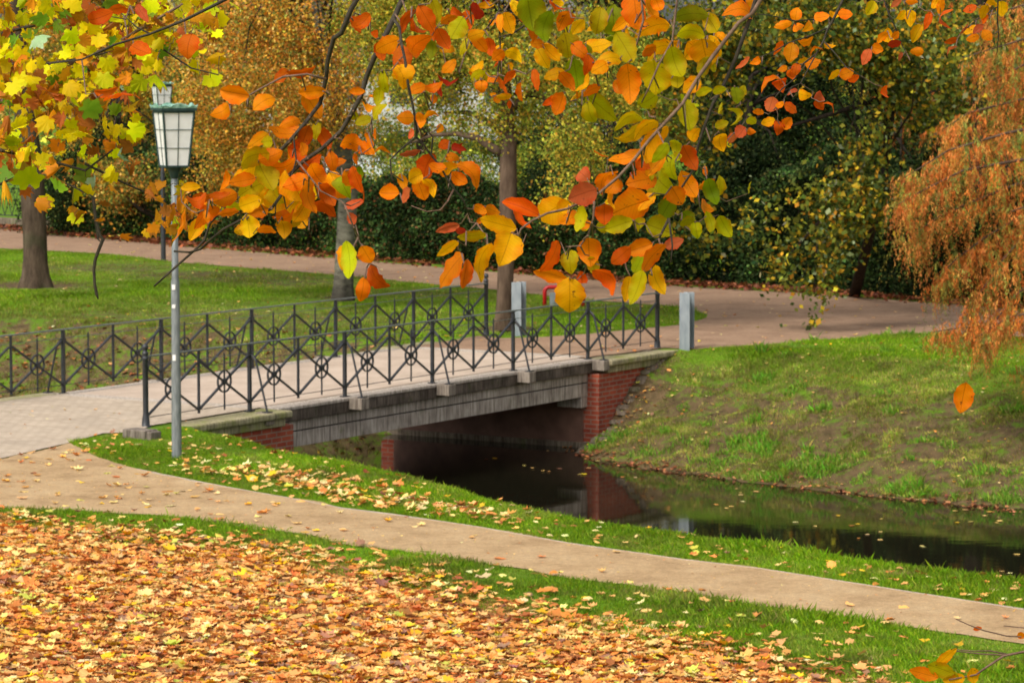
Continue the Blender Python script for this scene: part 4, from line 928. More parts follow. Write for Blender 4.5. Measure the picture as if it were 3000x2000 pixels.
# hedges along the far path (leaf shell round a twiggy core)
def hedge(line, hgt, depth, n, label, cols, wts, seed, size=.088):
    r = np.random.default_rng(seed); P = [np.array(p[:2]) for p in line]; root = empty('hedge'); tag(root, label, 'hedge', 'hedges behind the far path')
    t = r.random(n) * (len(P) - 1); i = t.astype(int); fr = (t - i)[:, None]; PA = np.array(P); q = PA[i] * (1 - fr) + PA[np.minimum(i + 1, len(P) - 1)] * fr
    bulge = .28 * vnoise(q[:, 0], q[:, 1] * 0 + seed, .55); hh = hgt * (1 + .17 * vnoise(q[:, 0], q[:, 1] * 0 + 7 + seed, .45) + .12 * vnoise(q[:, 0], q[:, 1] * 0 + 3, 1.6) + .05 * vnoise(q[:, 0], q[:, 1] * 0 + 3, 5))
    z = r.random(n) ** .8; prof = np.sqrt(np.clip(1 - (z * 1.02 - .35) ** 2 * 1.4, .02, 1))
    dpt = depth * .5 - (depth * .5 * prof + bulge + .12 * vnoise(q[:, 0] * 1.0, z * 4, 2.2)) * np.where(r.random(n) < .72, 1, r.uniform(-1, 1, n)) + np.abs(r.normal(0, .10, n))
    T = np.stack([q[:, 0] + r.normal(0, .05, n), q[:, 1] + dpt + .35, z * hh + .05 + r.normal(0, .05, n)], 1)
    cl = np.exp(vnoise(T[:, 0] * 1.6, T[:, 2] * 1.6 + T[:, 1], 1.0) * .55)[:, None]
    C = np.clip(palette(n, cols, wts, .35, r) * cl, .001, .9)
    instances('foliage', DIA, DF, rand_rot(n, None, r), T, (size * np.exp(r.normal(0, .25, n)))[:, None] * np.ones((1, 3)), C, M['leaf_dark'], root)
    mb = MB()
    for a, b_ in zip(P[:-1], P[1:]):
        L = np.linalg.norm(b_ - a)
        for k_ in range(int(L / .5)):
            q0 = a + (b_ - a) * (k_ + r.random()) * .5 / L; q0 = (q0[0], q0[1] + depth * .5 + .35)
            for _ in range(4):
                e = (q0[0] + r.normal(0, .35), q0[1] + r.normal(0, .3), hgt * r.uniform(.55, .9)); m_ = ((q0[0] + e[0]) / 2 + r.normal(0, .1), (q0[1] + e[1]) / 2, e[2] * .5)
                mb.tube([(q0[0], q0[1], 0), m_, e], [.03, .02, .006], 5)
    mb.build('stems', M['bark_dark'], root)
hl = gp((143, 684), (414, 706), (580, 722), (982, 753))
hedge(hl, 2.15, 1.6, 60000, 'dark green hedge with reddish leaf litter at its foot, left of the birch', HDG, [4, 3, 3, 1.2], 1)
hm = gp((982, 753), (1250, 776), (1535, 799), (1760, 817), (1955, 834))
hedge(hm, 2.3, 1.8, 90000, 'dark glossy hedge behind the bridge railing and the slim trunk', HDG, [4, 3, 3, .8], 2)
hr_ = gp((1955, 834), (2312, 853), (2600, 874), (2826, 891), (3150, 920))
hedge(hr_, 2.6, 1.8, 90000, 'very dark hedge behind the wide path at right', DKG, [4, 3, 3, .6], 3)

# far-off wood closing the park all round
rw = np.random.default_rng(17); n = 70000; aa = rw.uniform(-1.25, 1.25, n); rr_ = 200 + 18 * vnoise(aa * 14, aa * 0, 1.0) + rw.random(n) * 16
hh = 11 + 3.0 * vnoise(aa * 30, aa * 0 + 5, 1.0) + 1.2 * vnoise(aa * 90, aa * 0, 1.0)
T = np.stack([np.sin(aa) * rr_, np.cos(aa) * rr_, rw.random(n) * hh], 1)
C = palette(n, OCH + YGR + OLV, [1] * len(OCH + YGR + OLV), .25, rw) * np.exp(.4 * vnoise(aa * 45, T[:, 2] * .25, 1.0))[:, None]
o = instances('woods', DIA, DF, rand_rot(n, None, rw), T, (.85 * np.exp(rw.normal(0, .25, n)))[:, None] * np.ones((1, 3)), np.clip(C, .001, .9), M['leaf'], None)
tag(o, 'far-off autumn wood closing the view behind the park', 'woods', None, 'stuff')

# ------------------------------------------------------------------ building and vehicles far behind
bd = empty('house'); tag(bd, 'pale house showing in white scraps through the trees', 'building')
bc = A(1000, 400, 150); bx0, by0 = -13.5, 150
mb = MB(); mb.box(bx0, 4.5, by0, by0 + 9, -.1, 5.2); mb.build('wall', M['bldg'], bd)
mb = MB(); mb.add([(bx0 - .5, by0 - .5, 5.2), (5, by0 - .5, 5.2), (5, by0 + 9.5, 5.2), (bx0 - .5, by0 + 9.5, 5.2), (bx0 + 2, by0 + 4.5, 8.6), (2.5, by0 + 4.5, 8.6)], [(0, 1, 5, 4), (1, 2, 5), (2, 3, 4, 5), (3, 0, 4), (3, 2, 1, 0)]); mb.build('roof', M['roof'], bd)
for zf in (.9, 3.3):
    for k_ in range(8):
        x_ = bx0 + 1.2 + k_ * 2.2; mb = MB(); mb.box(x_, x_ + 1.1, by0 - .05, by0 - .003, zf, zf + 1.3); wn = mb.build('window', M['bldg'], bd)
        mb = MB(); mb.box(x_ + .08, x_ + 1.02, by0 - .07, by0 - .053, zf + .08, zf + 1.22); mb.build('pane', M['glass'], wn)
def van(x_, y_, mat, label, hgt, ln, name):
    r_ = empty(name, (x_, y_, 0)); tag(r_, label, 'vehicle')
    pr = [(-ln / 2, .35), (ln / 2 - .1, .35), (ln / 2, .9), (ln / 2 - .35, 1.15), (ln / 2 - 1.1, hgt - .1), (ln / 2 - 1.5, hgt), (-ln / 2 + .15, hgt), (-ln / 2, hgt - .2)]
    n_ = len(pr); mb = MB(); mb.add([(a_, -.95, z_) for a_, z_ in pr] + [(a_, .95, z_) for a_, z_ in pr], [tuple(range(n_)), tuple(reversed(range(n_, 2 * n_)))] + [(j, n_ + j, n_ + (j + 1) % n_, (j + 1) % n_) for j in range(n_)])
    mb.build('body', mat, r_, bevel=.06)
    mb = MB(); mb.box(-ln / 2 + .4, ln / 2 - 1.5, -.962, -.953, hgt - .85, hgt - .25); mb.build('window', M['glass'], r_)
    for sx in (-ln / 2 + .8, ln / 2 - .9):
        mb = MB(); mb.tube([(sx, -.97, .34), (sx, -.72, .34)], .34, 20); mb.build('wheel', M['rubber'], r_)
van(-1.6, 135, M['van'], 'white van parked beyond the hedge, seen through the leaves under the arching limb', 2.35, 5.2, 'van')
van(-6.9, 136, M['van'], 'white van parked beyond the hedge, seen through the birch leaves', 2.3, 5.0, 'van')
van(3.3, 137, M['blue'], 'blue car parked beyond the hedge near the middle trunk', 1.5, 4.3, 'car')

# ------------------------------------------------------------------ near beech branches
CC = {'O': (.86, .235, .002), 'R': (.68, .11, .003), 'Y': (.92, .42, .002), 'G': (.24, .30, .004), 'L': (.50, .42, .003), 'P': (.62, .13, .04), 'D': (.36, .025, .005)}
LA = (0, 0, 2.24, 8.0, """1235 300 170 150 -100 R;945 340 170 110 -20 R;620 130 180 90 195 R;770 55 170 70 190 R;935 90 140 60 -55 P;800 610 250 90 5 R;690 600 150 60 10 R;1540 610 200 120 170 O;1460 730 140 100 210 O;1735 660 170 110 30 O;1850 500 130 80 220 R;1975 475 190 70 10 R;2040 680 200 120 -60 O;2040 600 200 90 185 O;1700 920 170 80 215 Y;1860 880 230 110 175 O;1910 800 150 70 200 O;2000 890 170 90 -110 R;2120 900 160 90 -60 R;1740 1030 190 130 210 L;1830 1120 170 90 -75 L;1640 1240 200 110 210 L;1800 1270 190 140 -60 L;2080 850 120 60 -100 L;1630 1480 150 130 -80 Y;1860 1490 130 110 -80 Y;1750 1500 120 70 -5 O;2000 1260 200 130 200 Y;2140 1270 170 110 -55 R;1900 1380 170 110 -120 Y;1950 1200 170 110 200 O;1700 1380 150 90 200 O;1500 1400 140 60 190 O;1330 1290 120 80 180 R;1450 1300 150 50 10 R;1400 1360 120 80 190 Y;1510 1360 150 90 10 L;1210 1480 220 80 -110 O;1290 1500 170 90 -120 Y;1350 1420 90 50 -70 O;1250 1230 130 60 5 Y;2180 1050 150 80 -80 O;1940 1000 170 100 -130 O;2190 1180 130 90 -60 Y""")
LX = (700, 430, 1.0, 7.9, """40 60 90 60 200 Y;80 90 95 65 -60 L;130 60 90 60 190 O;60 130 85 60 -100 Y;110 150 90 70 -120 Y;160 110 100 70 -60 Y;200 140 95 60 -80 O;230 90 80 60 -50 O;20 170 80 50 200 Y;170 190 80 60 -120 Y;90 30 70 50 20 O;250 170 80 60 -30 R;140 210 70 50 200 O;10 100 80 40 190 O;200 60 80 60 60 R;300 130 80 60 -40 O;330 100 70 55 -60 O;30 30 90 60 210 L;190 20 70 50 -30 R;-40 150 80 50 200 O;-90 190 90 40 220 O;-120 160 60 40 190 R""")
LB = (1000, 0, 2.24, 7.5, """135 155 140 90 215 R;215 225 60 50 60 R;300 290 170 110 205 O;480 300 170 130 45 O;395 380 190 130 -80 R;555 115 190 110 -60 R;420 120 170 60 -120 R;620 70 160 110 -75 L;760 180 160 140 -120 L;600 310 140 100 -80 G;660 250 150 90 -60 R;700 120 110 60 20 O;830 130 120 80 -80 R;900 80 130 110 -30 D;400 490 170 140 -70 Y;280 540 160 70 -80 L;250 630 120 80 -100 L;100 600 100 50 0 O;150 790 110 70 200 L;240 730 120 90 50 L;420 775 110 85 180 O;580 735 100 65 10 O;520 790 100 60 -80 O;700 555 140 55 -5 D;510 580 140 80 20 O;600 580 120 60 20 O;700 450 130 70 225 O;720 320 110 50 0 Y;810 300 120 60 240 L;880 230 140 80 20 Y;910 290 150 80 -50 O;975 300 120 75 -80 R;1040 150 130 50 -85 O;1095 150 150 100 -70 Y;1150 50 130 70 -60 Y;1200 120 140 60 -50 O;1235 70 250 180 -80 G;1325 190 210 120 -100 G;1390 40 130 70 -40 R;1420 20 80 60 0 Y;1460 120 150 110 240 O;1550 170 120 80 230 Y;1480 290 160 160 -80 L;1130 345 120 80 -30 Y;1030 360 100 80 220 O;870 475 120 70 200 Y;910 480 110 60 30 L;920 560 80 85 -90 O;990 510 90 80 210 O;1100 500 110 50 230 R;1050 560 120 50 -60 R;1075 640 110 50 180 Y;1275 520 140 60 -80 R;1285 290 90 70 180 O;1395 490 150 80 195 Y;1480 530 160 80 -50 O;1540 480 230 130 -80 G;1370 350 150 80 -45 Y;1440 680 160 110 -110 O;1380 660 120 50 210 R;1620 560 170 80 235 Y;1640 590 120 70 210 O;1700 440 120 90 210 Y;1660 310 210 120 10 Y;1890 540 260 150 -85 O;2065 500 240 200 -85 L;1700 700 240 150 -40 L;1900 760 230 110 195 L;1990 830 190 110 220 Y;1690 130 180 120 -100 L;1790 180 240 130 -85 G;1860 310 220 160 -60 L;1930 60 250 180 -80 O;2020 60 160 90 -60 O;2080 40 140 80 -70 O;2050 170 230 120 200 Y;2110 300 230 120 195 Y;1985 330 120 80 210 O;2190 420 200 140 -70 L;2030 930 260 130 240 Y;2100 1000 150 80 230 L;1880 1040 230 80 192 O;1720 1170 190 170 -120 O;1590 1270 190 150 200 P;1380 1380 200 180 210 Y;1510 1430 150 90 200 O;2100 1200 190 190 -50 L;1980 1180 200 130 190 O;1745 1300 150 40 -85 Y;1600 1440 170 120 -105 L;1725 1400 130 120 -90 R;1900 1350 250 200 200 O;2000 1320 150 100 225 Y;2130 1370 150 130 240 G;2200 1280 130 120 -60 O;2080 1500 180 140 -20 L;1820 1480 200 110 200 L;770 970 110 50 -15 D;730 1030 90 60 -10 O;450 1000 140 50 195 P;70 940 180 110 -20 O;170 980 130 80 -30 O;250 965 110 35 5 O;560 1090 170 130 -110 R;640 1110 120 80 -10 O;735 1135 150 120 -30 O;850 1130 220 120 -50 O;590 1220 130 70 -60 Y;450 1180 130 100 210 Y;520 1240 150 110 -70 O;430 1290 120 90 -120 P;320 1270 130 100 180 O;100 1170 170 90 -70 R;60 1320 130 130 180 P;910 1370 90 60 -30 O;990 1380 110 70 -25 O;1040 1470 230 120 165 Y;860 1545 190 80 185 L;700 1490 150 40 195 P;780 1520 80 50 180 D;1180 1360 250 45 160 R;10 1190 170 130 -85 G;1260 200 130 80 -70 O;1320 380 150 90 -60 Y;1560 330 150 90 -40 O;1620 420 130 80 -100 R;1760 380 170 110 190 Y;1880 900 200 120 210 L;2070 1080 180 110 230 O;1960 1080 120 70 -20 R;2160 1100 160 100 -80 L""")
LC = (2000, 0, 2.24, 8.0, """380 60 210 130 175 O;150 350 200 180 -75 Y;50 340 150 110 220 Y;200 170 170 110 -60 L;60 90 230 110 185 G;50 200 180 120 180 L;130 600 110 60 20 L;350 620 110 100 -80 G;390 600 80 60 70 L;355 760 110 120 -80 L;240 590 90 60 20 L;240 925 120 100 -85 Y;380 875 90 80 230 P;445 862 55 45 0 O;250 820 90 60 20 L;30 760 200 130 -80 L;70 890 100 80 60 Y;40 1030 180 110 -60 R;40 1220 200 110 -60 O;150 1200 120 80 30 O;190 1260 180 100 -70 G;240 1230 130 90 80 L;150 1360 120 100 -40 O;190 1480 160 70 -80 L;275 1480 160 100 -60 L;90 1510 110 80 -80 L;40 1440 110 70 0 L;60 560 140 100 220 Y;130 450 150 90 -110 L;200 300 150 110 -60 Y""")
LD = (2000, 0, 2.24, 11.0, """745 95 90 75 80 O;665 160 120 55 195 O;755 175 80 60 30 O;825 175 90 60 230 O;910 115 100 70 10 O;990 100 70 40 -20 Y;1065 95 95 80 0 O;1235 50 100 80 240 L;800 280 100 60 15 O;710 340 130 95 -100 O;625 315 110 50 235 R;410 430 120 45 220 P;495 400 80 50 210 O;870 320 90 40 210 O;955 310 80 35 -5 Y;790 400 80 40 205 Y;850 415 100 75 15 O;745 450 80 60 -100 R;660 455 70 40 200 O;705 480 80 85 -90 R;570 530 150 60 215 O;640 545 100 90 -70 R;1000 490 100 45 220 Y;1070 485 100 75 20 O;1120 515 80 50 20 R;725 600 90 30 200 P;790 625 90 70 -10 Y;890 630 90 60 -40 P;900 690 90 60 -50 R;970 690 90 35 -40 R;575 690 100 95 -110 P;710 705 100 85 -30 R;640 690 60 40 30 O;500 735 70 45 175 O;560 800 90 60 195 Y;680 810 90 75 60 O;630 830 90 70 -80 R;1210 370 110 65 245 P;1280 320 80 70 -20 O;1310 240 100 50 225 O;1350 265 110 75 -80 Y;1390 285 90 60 20 D;1320 610 80 70 -80 R;1395 230 60 50 45 O;1400 20 90 40 220 P;1500 15 80 40 0 O;1440 100 80 60 225 Y;1495 120 110 70 -90 Y;1540 220 130 70 245 Y;1610 130 120 50 250 R;1690 120 130 85 -90 R;1690 40 110 50 80 O;1655 30 80 50 240 Y;1550 335 95 55 0 O;1760 270 90 45 195 R;1750 320 90 40 225 P;1840 190 90 30 230 P;1890 60 90 60 200 R;1980 80 100 80 250 Y;2020 20 80 60 0 Y;2095 55 100 80 -85 Y;1890 200 100 50 210 Y;1940 190 90 50 220 P;1895 250 100 50 200 O;1990 235 80 80 -150 O;1430 370 60 25 250 P;1975 130 70 30 240 R""")
LE = (1000, 700, 2.24, 7.2, """165 100 130 110 -60 O;230 255 190 130 -50 R;140 330 150 90 -100 O;60 150 250 110 -85 L;20 110 180 90 -95 Y;710 210 280 170 -125 O;810 230 200 90 -100 R;910 140 260 180 -105 Y;1080 60 230 190 -110 Y;700 60 160 70 215 Y;1385 115 220 190 -120 R;1380 230 230 90 165 O;1500 140 150 120 -90 L;1625 80 180 150 -85 O;1500 370 230 190 -90 Y;1580 280 90 70 -90 R;1775 250 200 130 -50 R;1835 110 160 100 -140 R;1880 320 160 80 -100 Y;1950 310 220 110 -110 L;2060 260 200 110 -70 Y;1930 190 200 90 -120 L;2030 120 240 120 -130 O;2180 30 130 80 20 P;1650 170 130 80 -70 L;1960 60 180 110 200 O""")
beech = empty('beech_tree'); tag(beech, 'beech with big orange, yellow and green leaves hanging across the top of the view', 'tree')
# branch polylines in full photo pixels with depth, radius (m)
BR = [
 ([(1060, -160), (1045, 0), (1027, 31), (1000, 98), (978, 112), (960, 178), (955, 232), (938, 303), (897, 357), (848, 415), (803, 460), (759, 513), (714, 567), (660, 607), (616, 652), (600, 702), (576, 728), (536, 763), (491, 803), (452, 838)], 8.0, .0105, 'twig'),
 ([(1200, -160), (1178, 0), (1152, 58), (1125, 112), (1096, 170), (1076, 219), (1058, 281), (1027, 339), (1000, 384), (942, 437), (888, 473), (848, 513), (835, 549), (821, 576), (795, 612), (700, 648), (654, 672), (615, 704), (587, 730), (555, 739), (510, 736)], 7.9, .011, 'twig'),
 ([(1154, 58), (1170, 80), (1176, 129), (1187, 178), (1196, 250), (1210, 312), (1221, 379), (1219, 402), (1241, 424), (1263, 455), (1286, 482), (1312, 527), (1330, 553), (1357, 585), (1377, 638)], 7.6, .005, 'twig'),
 ([(1219, 402), (1196, 420), (1170, 442), (1143, 469), (1147, 520), (1165, 560)], 7.7, .0035, 'twig'),
 ([(1330, 553), (1312, 589), (1290, 616), (1250, 620), (1205, 603)], 7.6, .0025, 'twig2'),
 ([(1263, 455), (1268, 402), (1250, 379), (1223, 370)], 7.6, .0025, 'twig'),
 ([(1463, -150), (1462, 0), (1464, 90), (1466, 156), (1458, 214), (1464, 250), (1478, 270)], 7.7, .003, 'twig'),
 ([(1466, 27), (1429, 80), (1393, 116), (1357, 156)], 7.7, .003, 'twig'),
 ([(2240, -160), (2214, 0), (2196, 58), (2156, 170), (2120, 250), (2089, 304), (2058, 388), (2045, 428), (2030, 500), (1990, 560), (1960, 640)], 8.3, .009, 'twig'),
 ([(2300, -120), (2205, 40), (2165, 67), (2089, 165), (2045, 228), (2000, 304), (1951, 357), (1902, 411), (1857, 469), (1812, 518), (1759, 563), (1714, 589), (1661, 612), (1603, 625), (1558, 647), (1527, 670), (1518, 692)], 7.2, .0075, 'twig2'),
 ([(1741, 590), (1738, 640), (1722, 690), (1700, 720), (1660, 723)], 7.1, .003, 'twig2'),
 ([(1960, 640), (1930, 700), (1900, 720), (1840, 745), (1790, 760)], 7.3, .004, 'twig'),
 ([(1960, 640), (1970, 720), (1965, 770)], 7.3, .003, 'twig'),
 ([(2480, -120), (2469, 0), (2446, 49), (2424, 89), (2413, 121), (2393, 156), (2353, 188), (2330, 230), (2290, 262), (2260, 300)], 11, .0075, 'twig'),
 ([(2413, 121), (2446, 156), (2478, 196), (2536, 232)], 11, .003, 'twig'),
 ([(2422, 83), (2370, 107), (2312, 125), (2268, 152), (2200, 178)], 11, .003, 'twig'),
 ([(2384, 58), (2330, 62), (2250, 45), (2215, 42)], 11, .0025, 'twig'),
 ([(2393, 156), (2345, 245), (2320, 255), (2290, 300)], 11, .0025, 'twig'),
 ([(2580, -120), (2590, 0), (2603, 40), (2625, 85), (2643, 134), (2656, 156)], 11.3, .004, 'twig'),
 ([(2625, 85), (2590, 110), (2560, 145)], 11.3, .002, 'twig'),
 ([(2925, -120), (2924, 0), (2922, 58), (2926, 103), (2920, 161)], 11.3, .004, 'twig'),
 ([(2924, 20), (2860, 60), (2800, 110)], 11.3, .0025, 'twig'),
 ([(2700, -100), (2690, 20), (2670, 50)], 11.3, .0025, 'twig'),
 ([(760, -100), (660, 0), (540, 60), (440, 100), (340, 130), (240, 175), (150, 186)], 8.8, .007, 'twig'),
 ([(440, 100), (400, 80), (350, 35)], 8.8, .003, 'twig'),
 ([(955, 232), (900, 218), (830, 225), (760, 262), (690, 302), (620, 320)], 8.0, .004, 'twig2'),
 ([(1000, 98), (1040, 40), (1080, 55), (1097, 57)], 8.0, .0025, 'twig'),
 ([(898, 357), (860, 400), (868, 470), (850, 530), (808, 600), (805, 650)], 7.9, .003, 'twig'),
 ([(1010, 600), (1030, 650), (1055, 712), (1075, 728), (1060, 760)], 7.3, .002, 'twig2'),
 ([(870, 470), (940, 560), (1000, 590), (1010, 600)], 7.5, .002, 'twig2'),
 ([(1060, 760), (1105, 782)], 7.3, .002, 'twig2'),
 ([(1700, -120), (1600, 20), (1560, 60), (1500, 100), (1460, 110)], 7.6, .004, 'twig'),
 ([(1900, -120), (1880, 0), (1885, 60), (1868, 120), (1850, 175), (1735, 184)], 7.5, .004, 'twig2'),
 ([(2000, -120), (1980, 30), (1970, 120), (1930, 190), (1900, 260), (1880, 300)], 7.4, .004, 'twig2'),
]
nodes = []; BRW = []
for pl, D_, r_, mt in BR:
    n_ = len(pl); dj = np.cumsum(np.random.default_rng(len(pl) * 7 + int(D_ * 10)).normal(0, .03, n_))
    P3 = [A(x_, y_, D_ + dj[i]) for i, (x_, y_) in enumerate(pl)]
    rad = [.58 * r_ * (1 - .75 * i / (n_ - 1)) + .0009 for i in range(n_)]; BRW.append((P3, rad, mt))
    for i in range(n_ - 1):
        for t in np.linspace(0, 1, 5)[:-1]:
            nodes.append((pl[i][0] * (1 - t) + pl[i + 1][0] * t, pl[i][1] * (1 - t) + pl[i + 1][1] * t, D_))
def beech_geom(L, W, bend, fold, seed):
    r = np.random.default_rng(seed); nu = 17; V = []; UV = []; sk = r.normal(0, .07); pw = r.uniform(.70, .95)
    us = np.linspace(0, 1, nu)
    for u in us:
        wv = W * .5 * (math.sin(math.pi * min(1, u ** pw)) ** .72 if 0 < u < 1 else 0)
        el, er = 1 + r.normal(0, .055) + sk, 1 + r.normal(0, .055) - sk
        zc = bend * (u - .5) ** 2 * L * 1.7
        for j, v in enumerate((-1, -.5, 0, .5, 1)):
            V.append((u * L, v * wv * (el if v < 0 else er), zc + fold * abs(v) * wv * .8 + .028 * L * math.sin(u * 17 + v * 3 + seed) * abs(v))); UV.append((u, .5 + v * .5 * (wv / (W * .5) if W else 0)))
    Fs = [(i * 5 + j, i * 5 + j + 1, (i + 1) * 5 + j + 1, (i + 1) * 5 + j) for i in range(nu - 1) for j in range(4)]
    return np.array(V), Fs, UV
def leaf_frame(ang, r, tilt=.45):
    """leaf long axis at ang in the view plane, then tilted out of it at random"""
    a = math.radians(ang); X = Vector((math.cos(a), 0, math.sin(a)))
    Y = Vector((math.sin(a), 0, -math.cos(a))); 
    N_ = Vector((0, -1, 0)); q = Matrix.Rotation(r.normal(0, tilt), 3, X) @ Matrix.Rotation(r.normal(0, tilt * .6), 3, Y)
    X2 = Matrix.Rotation(r.normal(0, tilt * .6), 3, Y) @ X; Nn = Matrix.Rotation(r.normal(0, tilt), 3, X2) @ (X2.cross(Y) if False else Vector((0, -1, 0)))
    Yy = Nn.cross(X2).normalized(); Nn = X2.cross(Yy).normalized()
    return np.array([X2, Yy, Nn]).T
class LeafMesh:
    def __init__(s): s.V = []; s.L = []; s.T = []; s.C = []; s.UV = []; s.n = 0
    def add(s, V, Fs, UV, c_):
        for f in Fs: s.L += [s.n + i for i in f]; s.T.append(len(f))
        s.V.append(V); s.C.append(np.tile(c_, (len(V), 1))); s.UV += list(UV); s.n += len(V)
    def build(s, name, mat, parent): return npmesh(name, np.concatenate(s.V), s.L, s.T, mat, parent, np.concatenate(s.C), s.UV, smooth=True)
rb = np.random.default_rng(99)
lists = []
for gi, (ox, oy, sc_, D0, txt) in enumerate((LA, LB, LC, LD, LE, LX)):
    for e in txt.split(';'):
        a = e.split(); cx, cy, L, W, ang = map(float, a[:5]); lists.append([ox + cx / sc_, oy + cy / sc_, L / sc_, W / sc_, ang, a[5], D0, gi])
# leaves of the lit gaps between: small random companions near the main ones
ext = []
for e in lists:
    if e[7] in (1, 2, 5) and rb.random() < .8: ext.append([e[0] + rb.normal(0, 42), e[1] + rb.normal(0, 34), e[2] * rb.uniform(.4, .85), e[3] * rb.uniform(.4, .8), e[4] + rb.normal(0, 50), e[5], e[6] + .5, e[7]])
ext = [e for e in ext if e[1] < 700 - 0.0 and not (1080 < e[0] < 1300 and e[1] > 560)]
lists += ext
groups = {0: LeafMesh(), 1: LeafMesh(), 2: LeafMesh(), 3: LeafMesh()}; twm = MB()
info = []
for e in lists:
    a = math.radians(e[4]); bxp, byp = e[0] - math.cos(a) * e[2] / 2, e[1] + math.sin(a) * e[2] / 2
    info.append((bxp, byp, e))
NA = np.array(nodes); info.sort(key=lambda q_: np.min(np.hypot(NA[:, 0] - q_[0], NA[:, 1] - q_[1])))
for bxp, byp, e in info:
    NA = np.array(nodes); dsc = np.hypot(NA[:, 0] - bxp, NA[:, 1] - byp) + 60 * np.abs(NA[:, 2] - e[6]); k_ = int(np.argmin(dsc)); nd = NA[k_]
    D_ = nd[2] * .6 + e[6] * .4 + rb.normal(0, .12); base_p = A(bxp, byp, D_)
    L = 1.02 * e[2] * D_ / F; W = 1.06 * e[3] * D_ / F
    L3 = L * rb.uniform(1.0, 1.1); W3 = max(W, L * .42) if W < L * .42 else W
    V, Fs, UV = beech_geom(L3, W3 * 1.02, rb.normal(.2, .6), rb.normal(.22, .34) + (.6 if W < L * .42 else 0), int(rb.integers(0, 1000)))
    R = leaf_frame(e[4], rb, .48)
    if W < L * .42:   # seen nearly edge-on
        Rr = Matrix.Rotation(math.radians(55) * rb.choice([-1, 1]), 3, Vector(R[:, 0])); R = np.array(Rr) @ R
    col = np.array(CC[e[5]]) * math.exp(rb.normal(0, .14)) * np.exp(rb.normal(0, .07, 3))
    gi = 0 if e[7] == 0 else (3 if e[7] == 3 else (2 if e[0] > 1400 else 1))
    groups[gi].add(V @ R.T + base_p, Fs, UV, np.clip(col, .002, .95))
    np_ = A(nd[0], nd[1], nd[2]); mid = (np_ + base_p) / 2 + np.array([rb.normal(0, .006), 0, -.12 * np.linalg.norm(np_ - base_p)])
    if dsc[k_] < 260: twm.tube([tuple(np_), tuple(mid), tuple(base_p)], [.0022, .0015, .0010], 5)
    nodes.append((bxp, byp, D_))
hub = (5.6, 6.6, 8.2)
mb = MB(); mb.tube([(5.7, 6.5, -.1), (5.7, 6.5, .5), (5.65, 6.55, 4), (5.6, 6.6, 8.2), (5.6, 6.7, 10)], [.42, .30, .26, .2, .12], 20); mb.build('trunk', M['bark'], beech, smooth=True)
main = {0: 'twig', 1: 'twig'}
for i, (P3, rad, mt) in enumerate(BRW):
    mb = MB(); mb.tube([tuple(p) for p in P3], rad, 8)
    if BR[i][0][0][1] <= -90:
        a_ = Vector(P3[0]); h_ = Vector(hub); mb.tube([h_, h_.lerp(a_, .3) + Vector((0, 0, .5)), h_.lerp(a_, .7) + Vector((0, 0, .45)), a_], [.05, .035, .02, rad[0]], 8)
    mb.build('branch', M[mt], beech, smooth=True)
twm.build('twigs', M['twig2'], beech)  # all the thin twigs joining leaves to branches, in one mesh
for gi in groups: groups[gi].build('foliage', M['leaf_near'], beech)
# falling leaf
V, Fs, UV = beech_geom(.078, .052, .2, .25, 5); lm = LeafMesh(); R = leaf_frame(-100, rb, .1); c0 = A(2822, 1165, 8.0)
lm.add((V - V.mean(0)) @ R.T, Fs, UV, np.array(CC['O']))
o = lm.build('falling_leaf', M['leaf_near'], None); o.location = tuple(c0); tag(o, 'single orange leaf falling in mid air over the far bank', 'leaf')
# low branch in the bottom right corner
yt = empty('young_beech'); tag(yt, 'thin twig with yellow leaves reaching in at the bottom right corner', 'young tree')
D_ = 8.5; mb = MB()
sx = A(3350, 2100, D_); mb.tube([(sx[0], sx[1], -.1), (sx[0], sx[1], 2), tuple(A(3300, 1960, D_))], [.04, .03, .012], 8); mb.build('stem', M['twig'], yt, smooth=True)
for pl, r_ in (([(3300, 1960), (3150, 1880), (3000, 1908), (2940, 1920), (2880, 1960), (2860, 1975), (2780, 1990)], .004), ([(3000, 1910), (2940, 1917), (2880, 1915), (2820, 1908), (2780, 1905)], .002), ([(2960, 1917), (2900, 1905), (2850, 1906), (2790, 1900)], .0018), ([(3300, 1960), (3150, 1870), (3000, 1864), (2950, 1862), (2880, 1845), (2840, 1830), (2800, 1812)], .0022), ([(3150, 1870), (3000, 1838), (2940, 1832)], .0018)):
    mb = MB(); mb.tube([tuple(A(x_, y_, D_)) for x_, y_ in pl], [r_ * (1 - .6 * i / (len(pl) - 1)) + .0006 for i in range(len(pl))], 6); mb.build('branch', M['twig2'], yt, smooth=True)
lm = LeafMesh()
for cx, cy, L, W, ang, cc_ in ((1730, 1390, 180, 70, 42, 'Y'), (1580, 1505, 200, 90, 165, 'O'), (1690, 1470, 190, 110, 160, 'L'), (1900, 1520, 110, 100, -80, 'Y'), (1780, 1540, 150, 80, 190, 'Y'), (2225, 1255, 60, 50, 0, 'O'), (1935, 1210, 60, 30, 10, 'R'), (1740, 1500, 150, 80, 170, 'L')):
    px, py, L, W = 2000 + cx / 2.24, 1300 + cy / 2.24, L / 2.24, W / 2.24; a = math.radians(ang)
    V, Fs, UV = beech_geom(L * D_ / F, W * D_ / F, .2, .2, int(cx)); R = leaf_frame(ang, rb, .3)
    lm.add(V @ R.T + A(px - math.cos(a) * L / 2, py + math.sin(a) * L / 2, D_), Fs, UV, np.array(CC[cc_]))
lm.build('foliage', M['leaf_near'], yt)

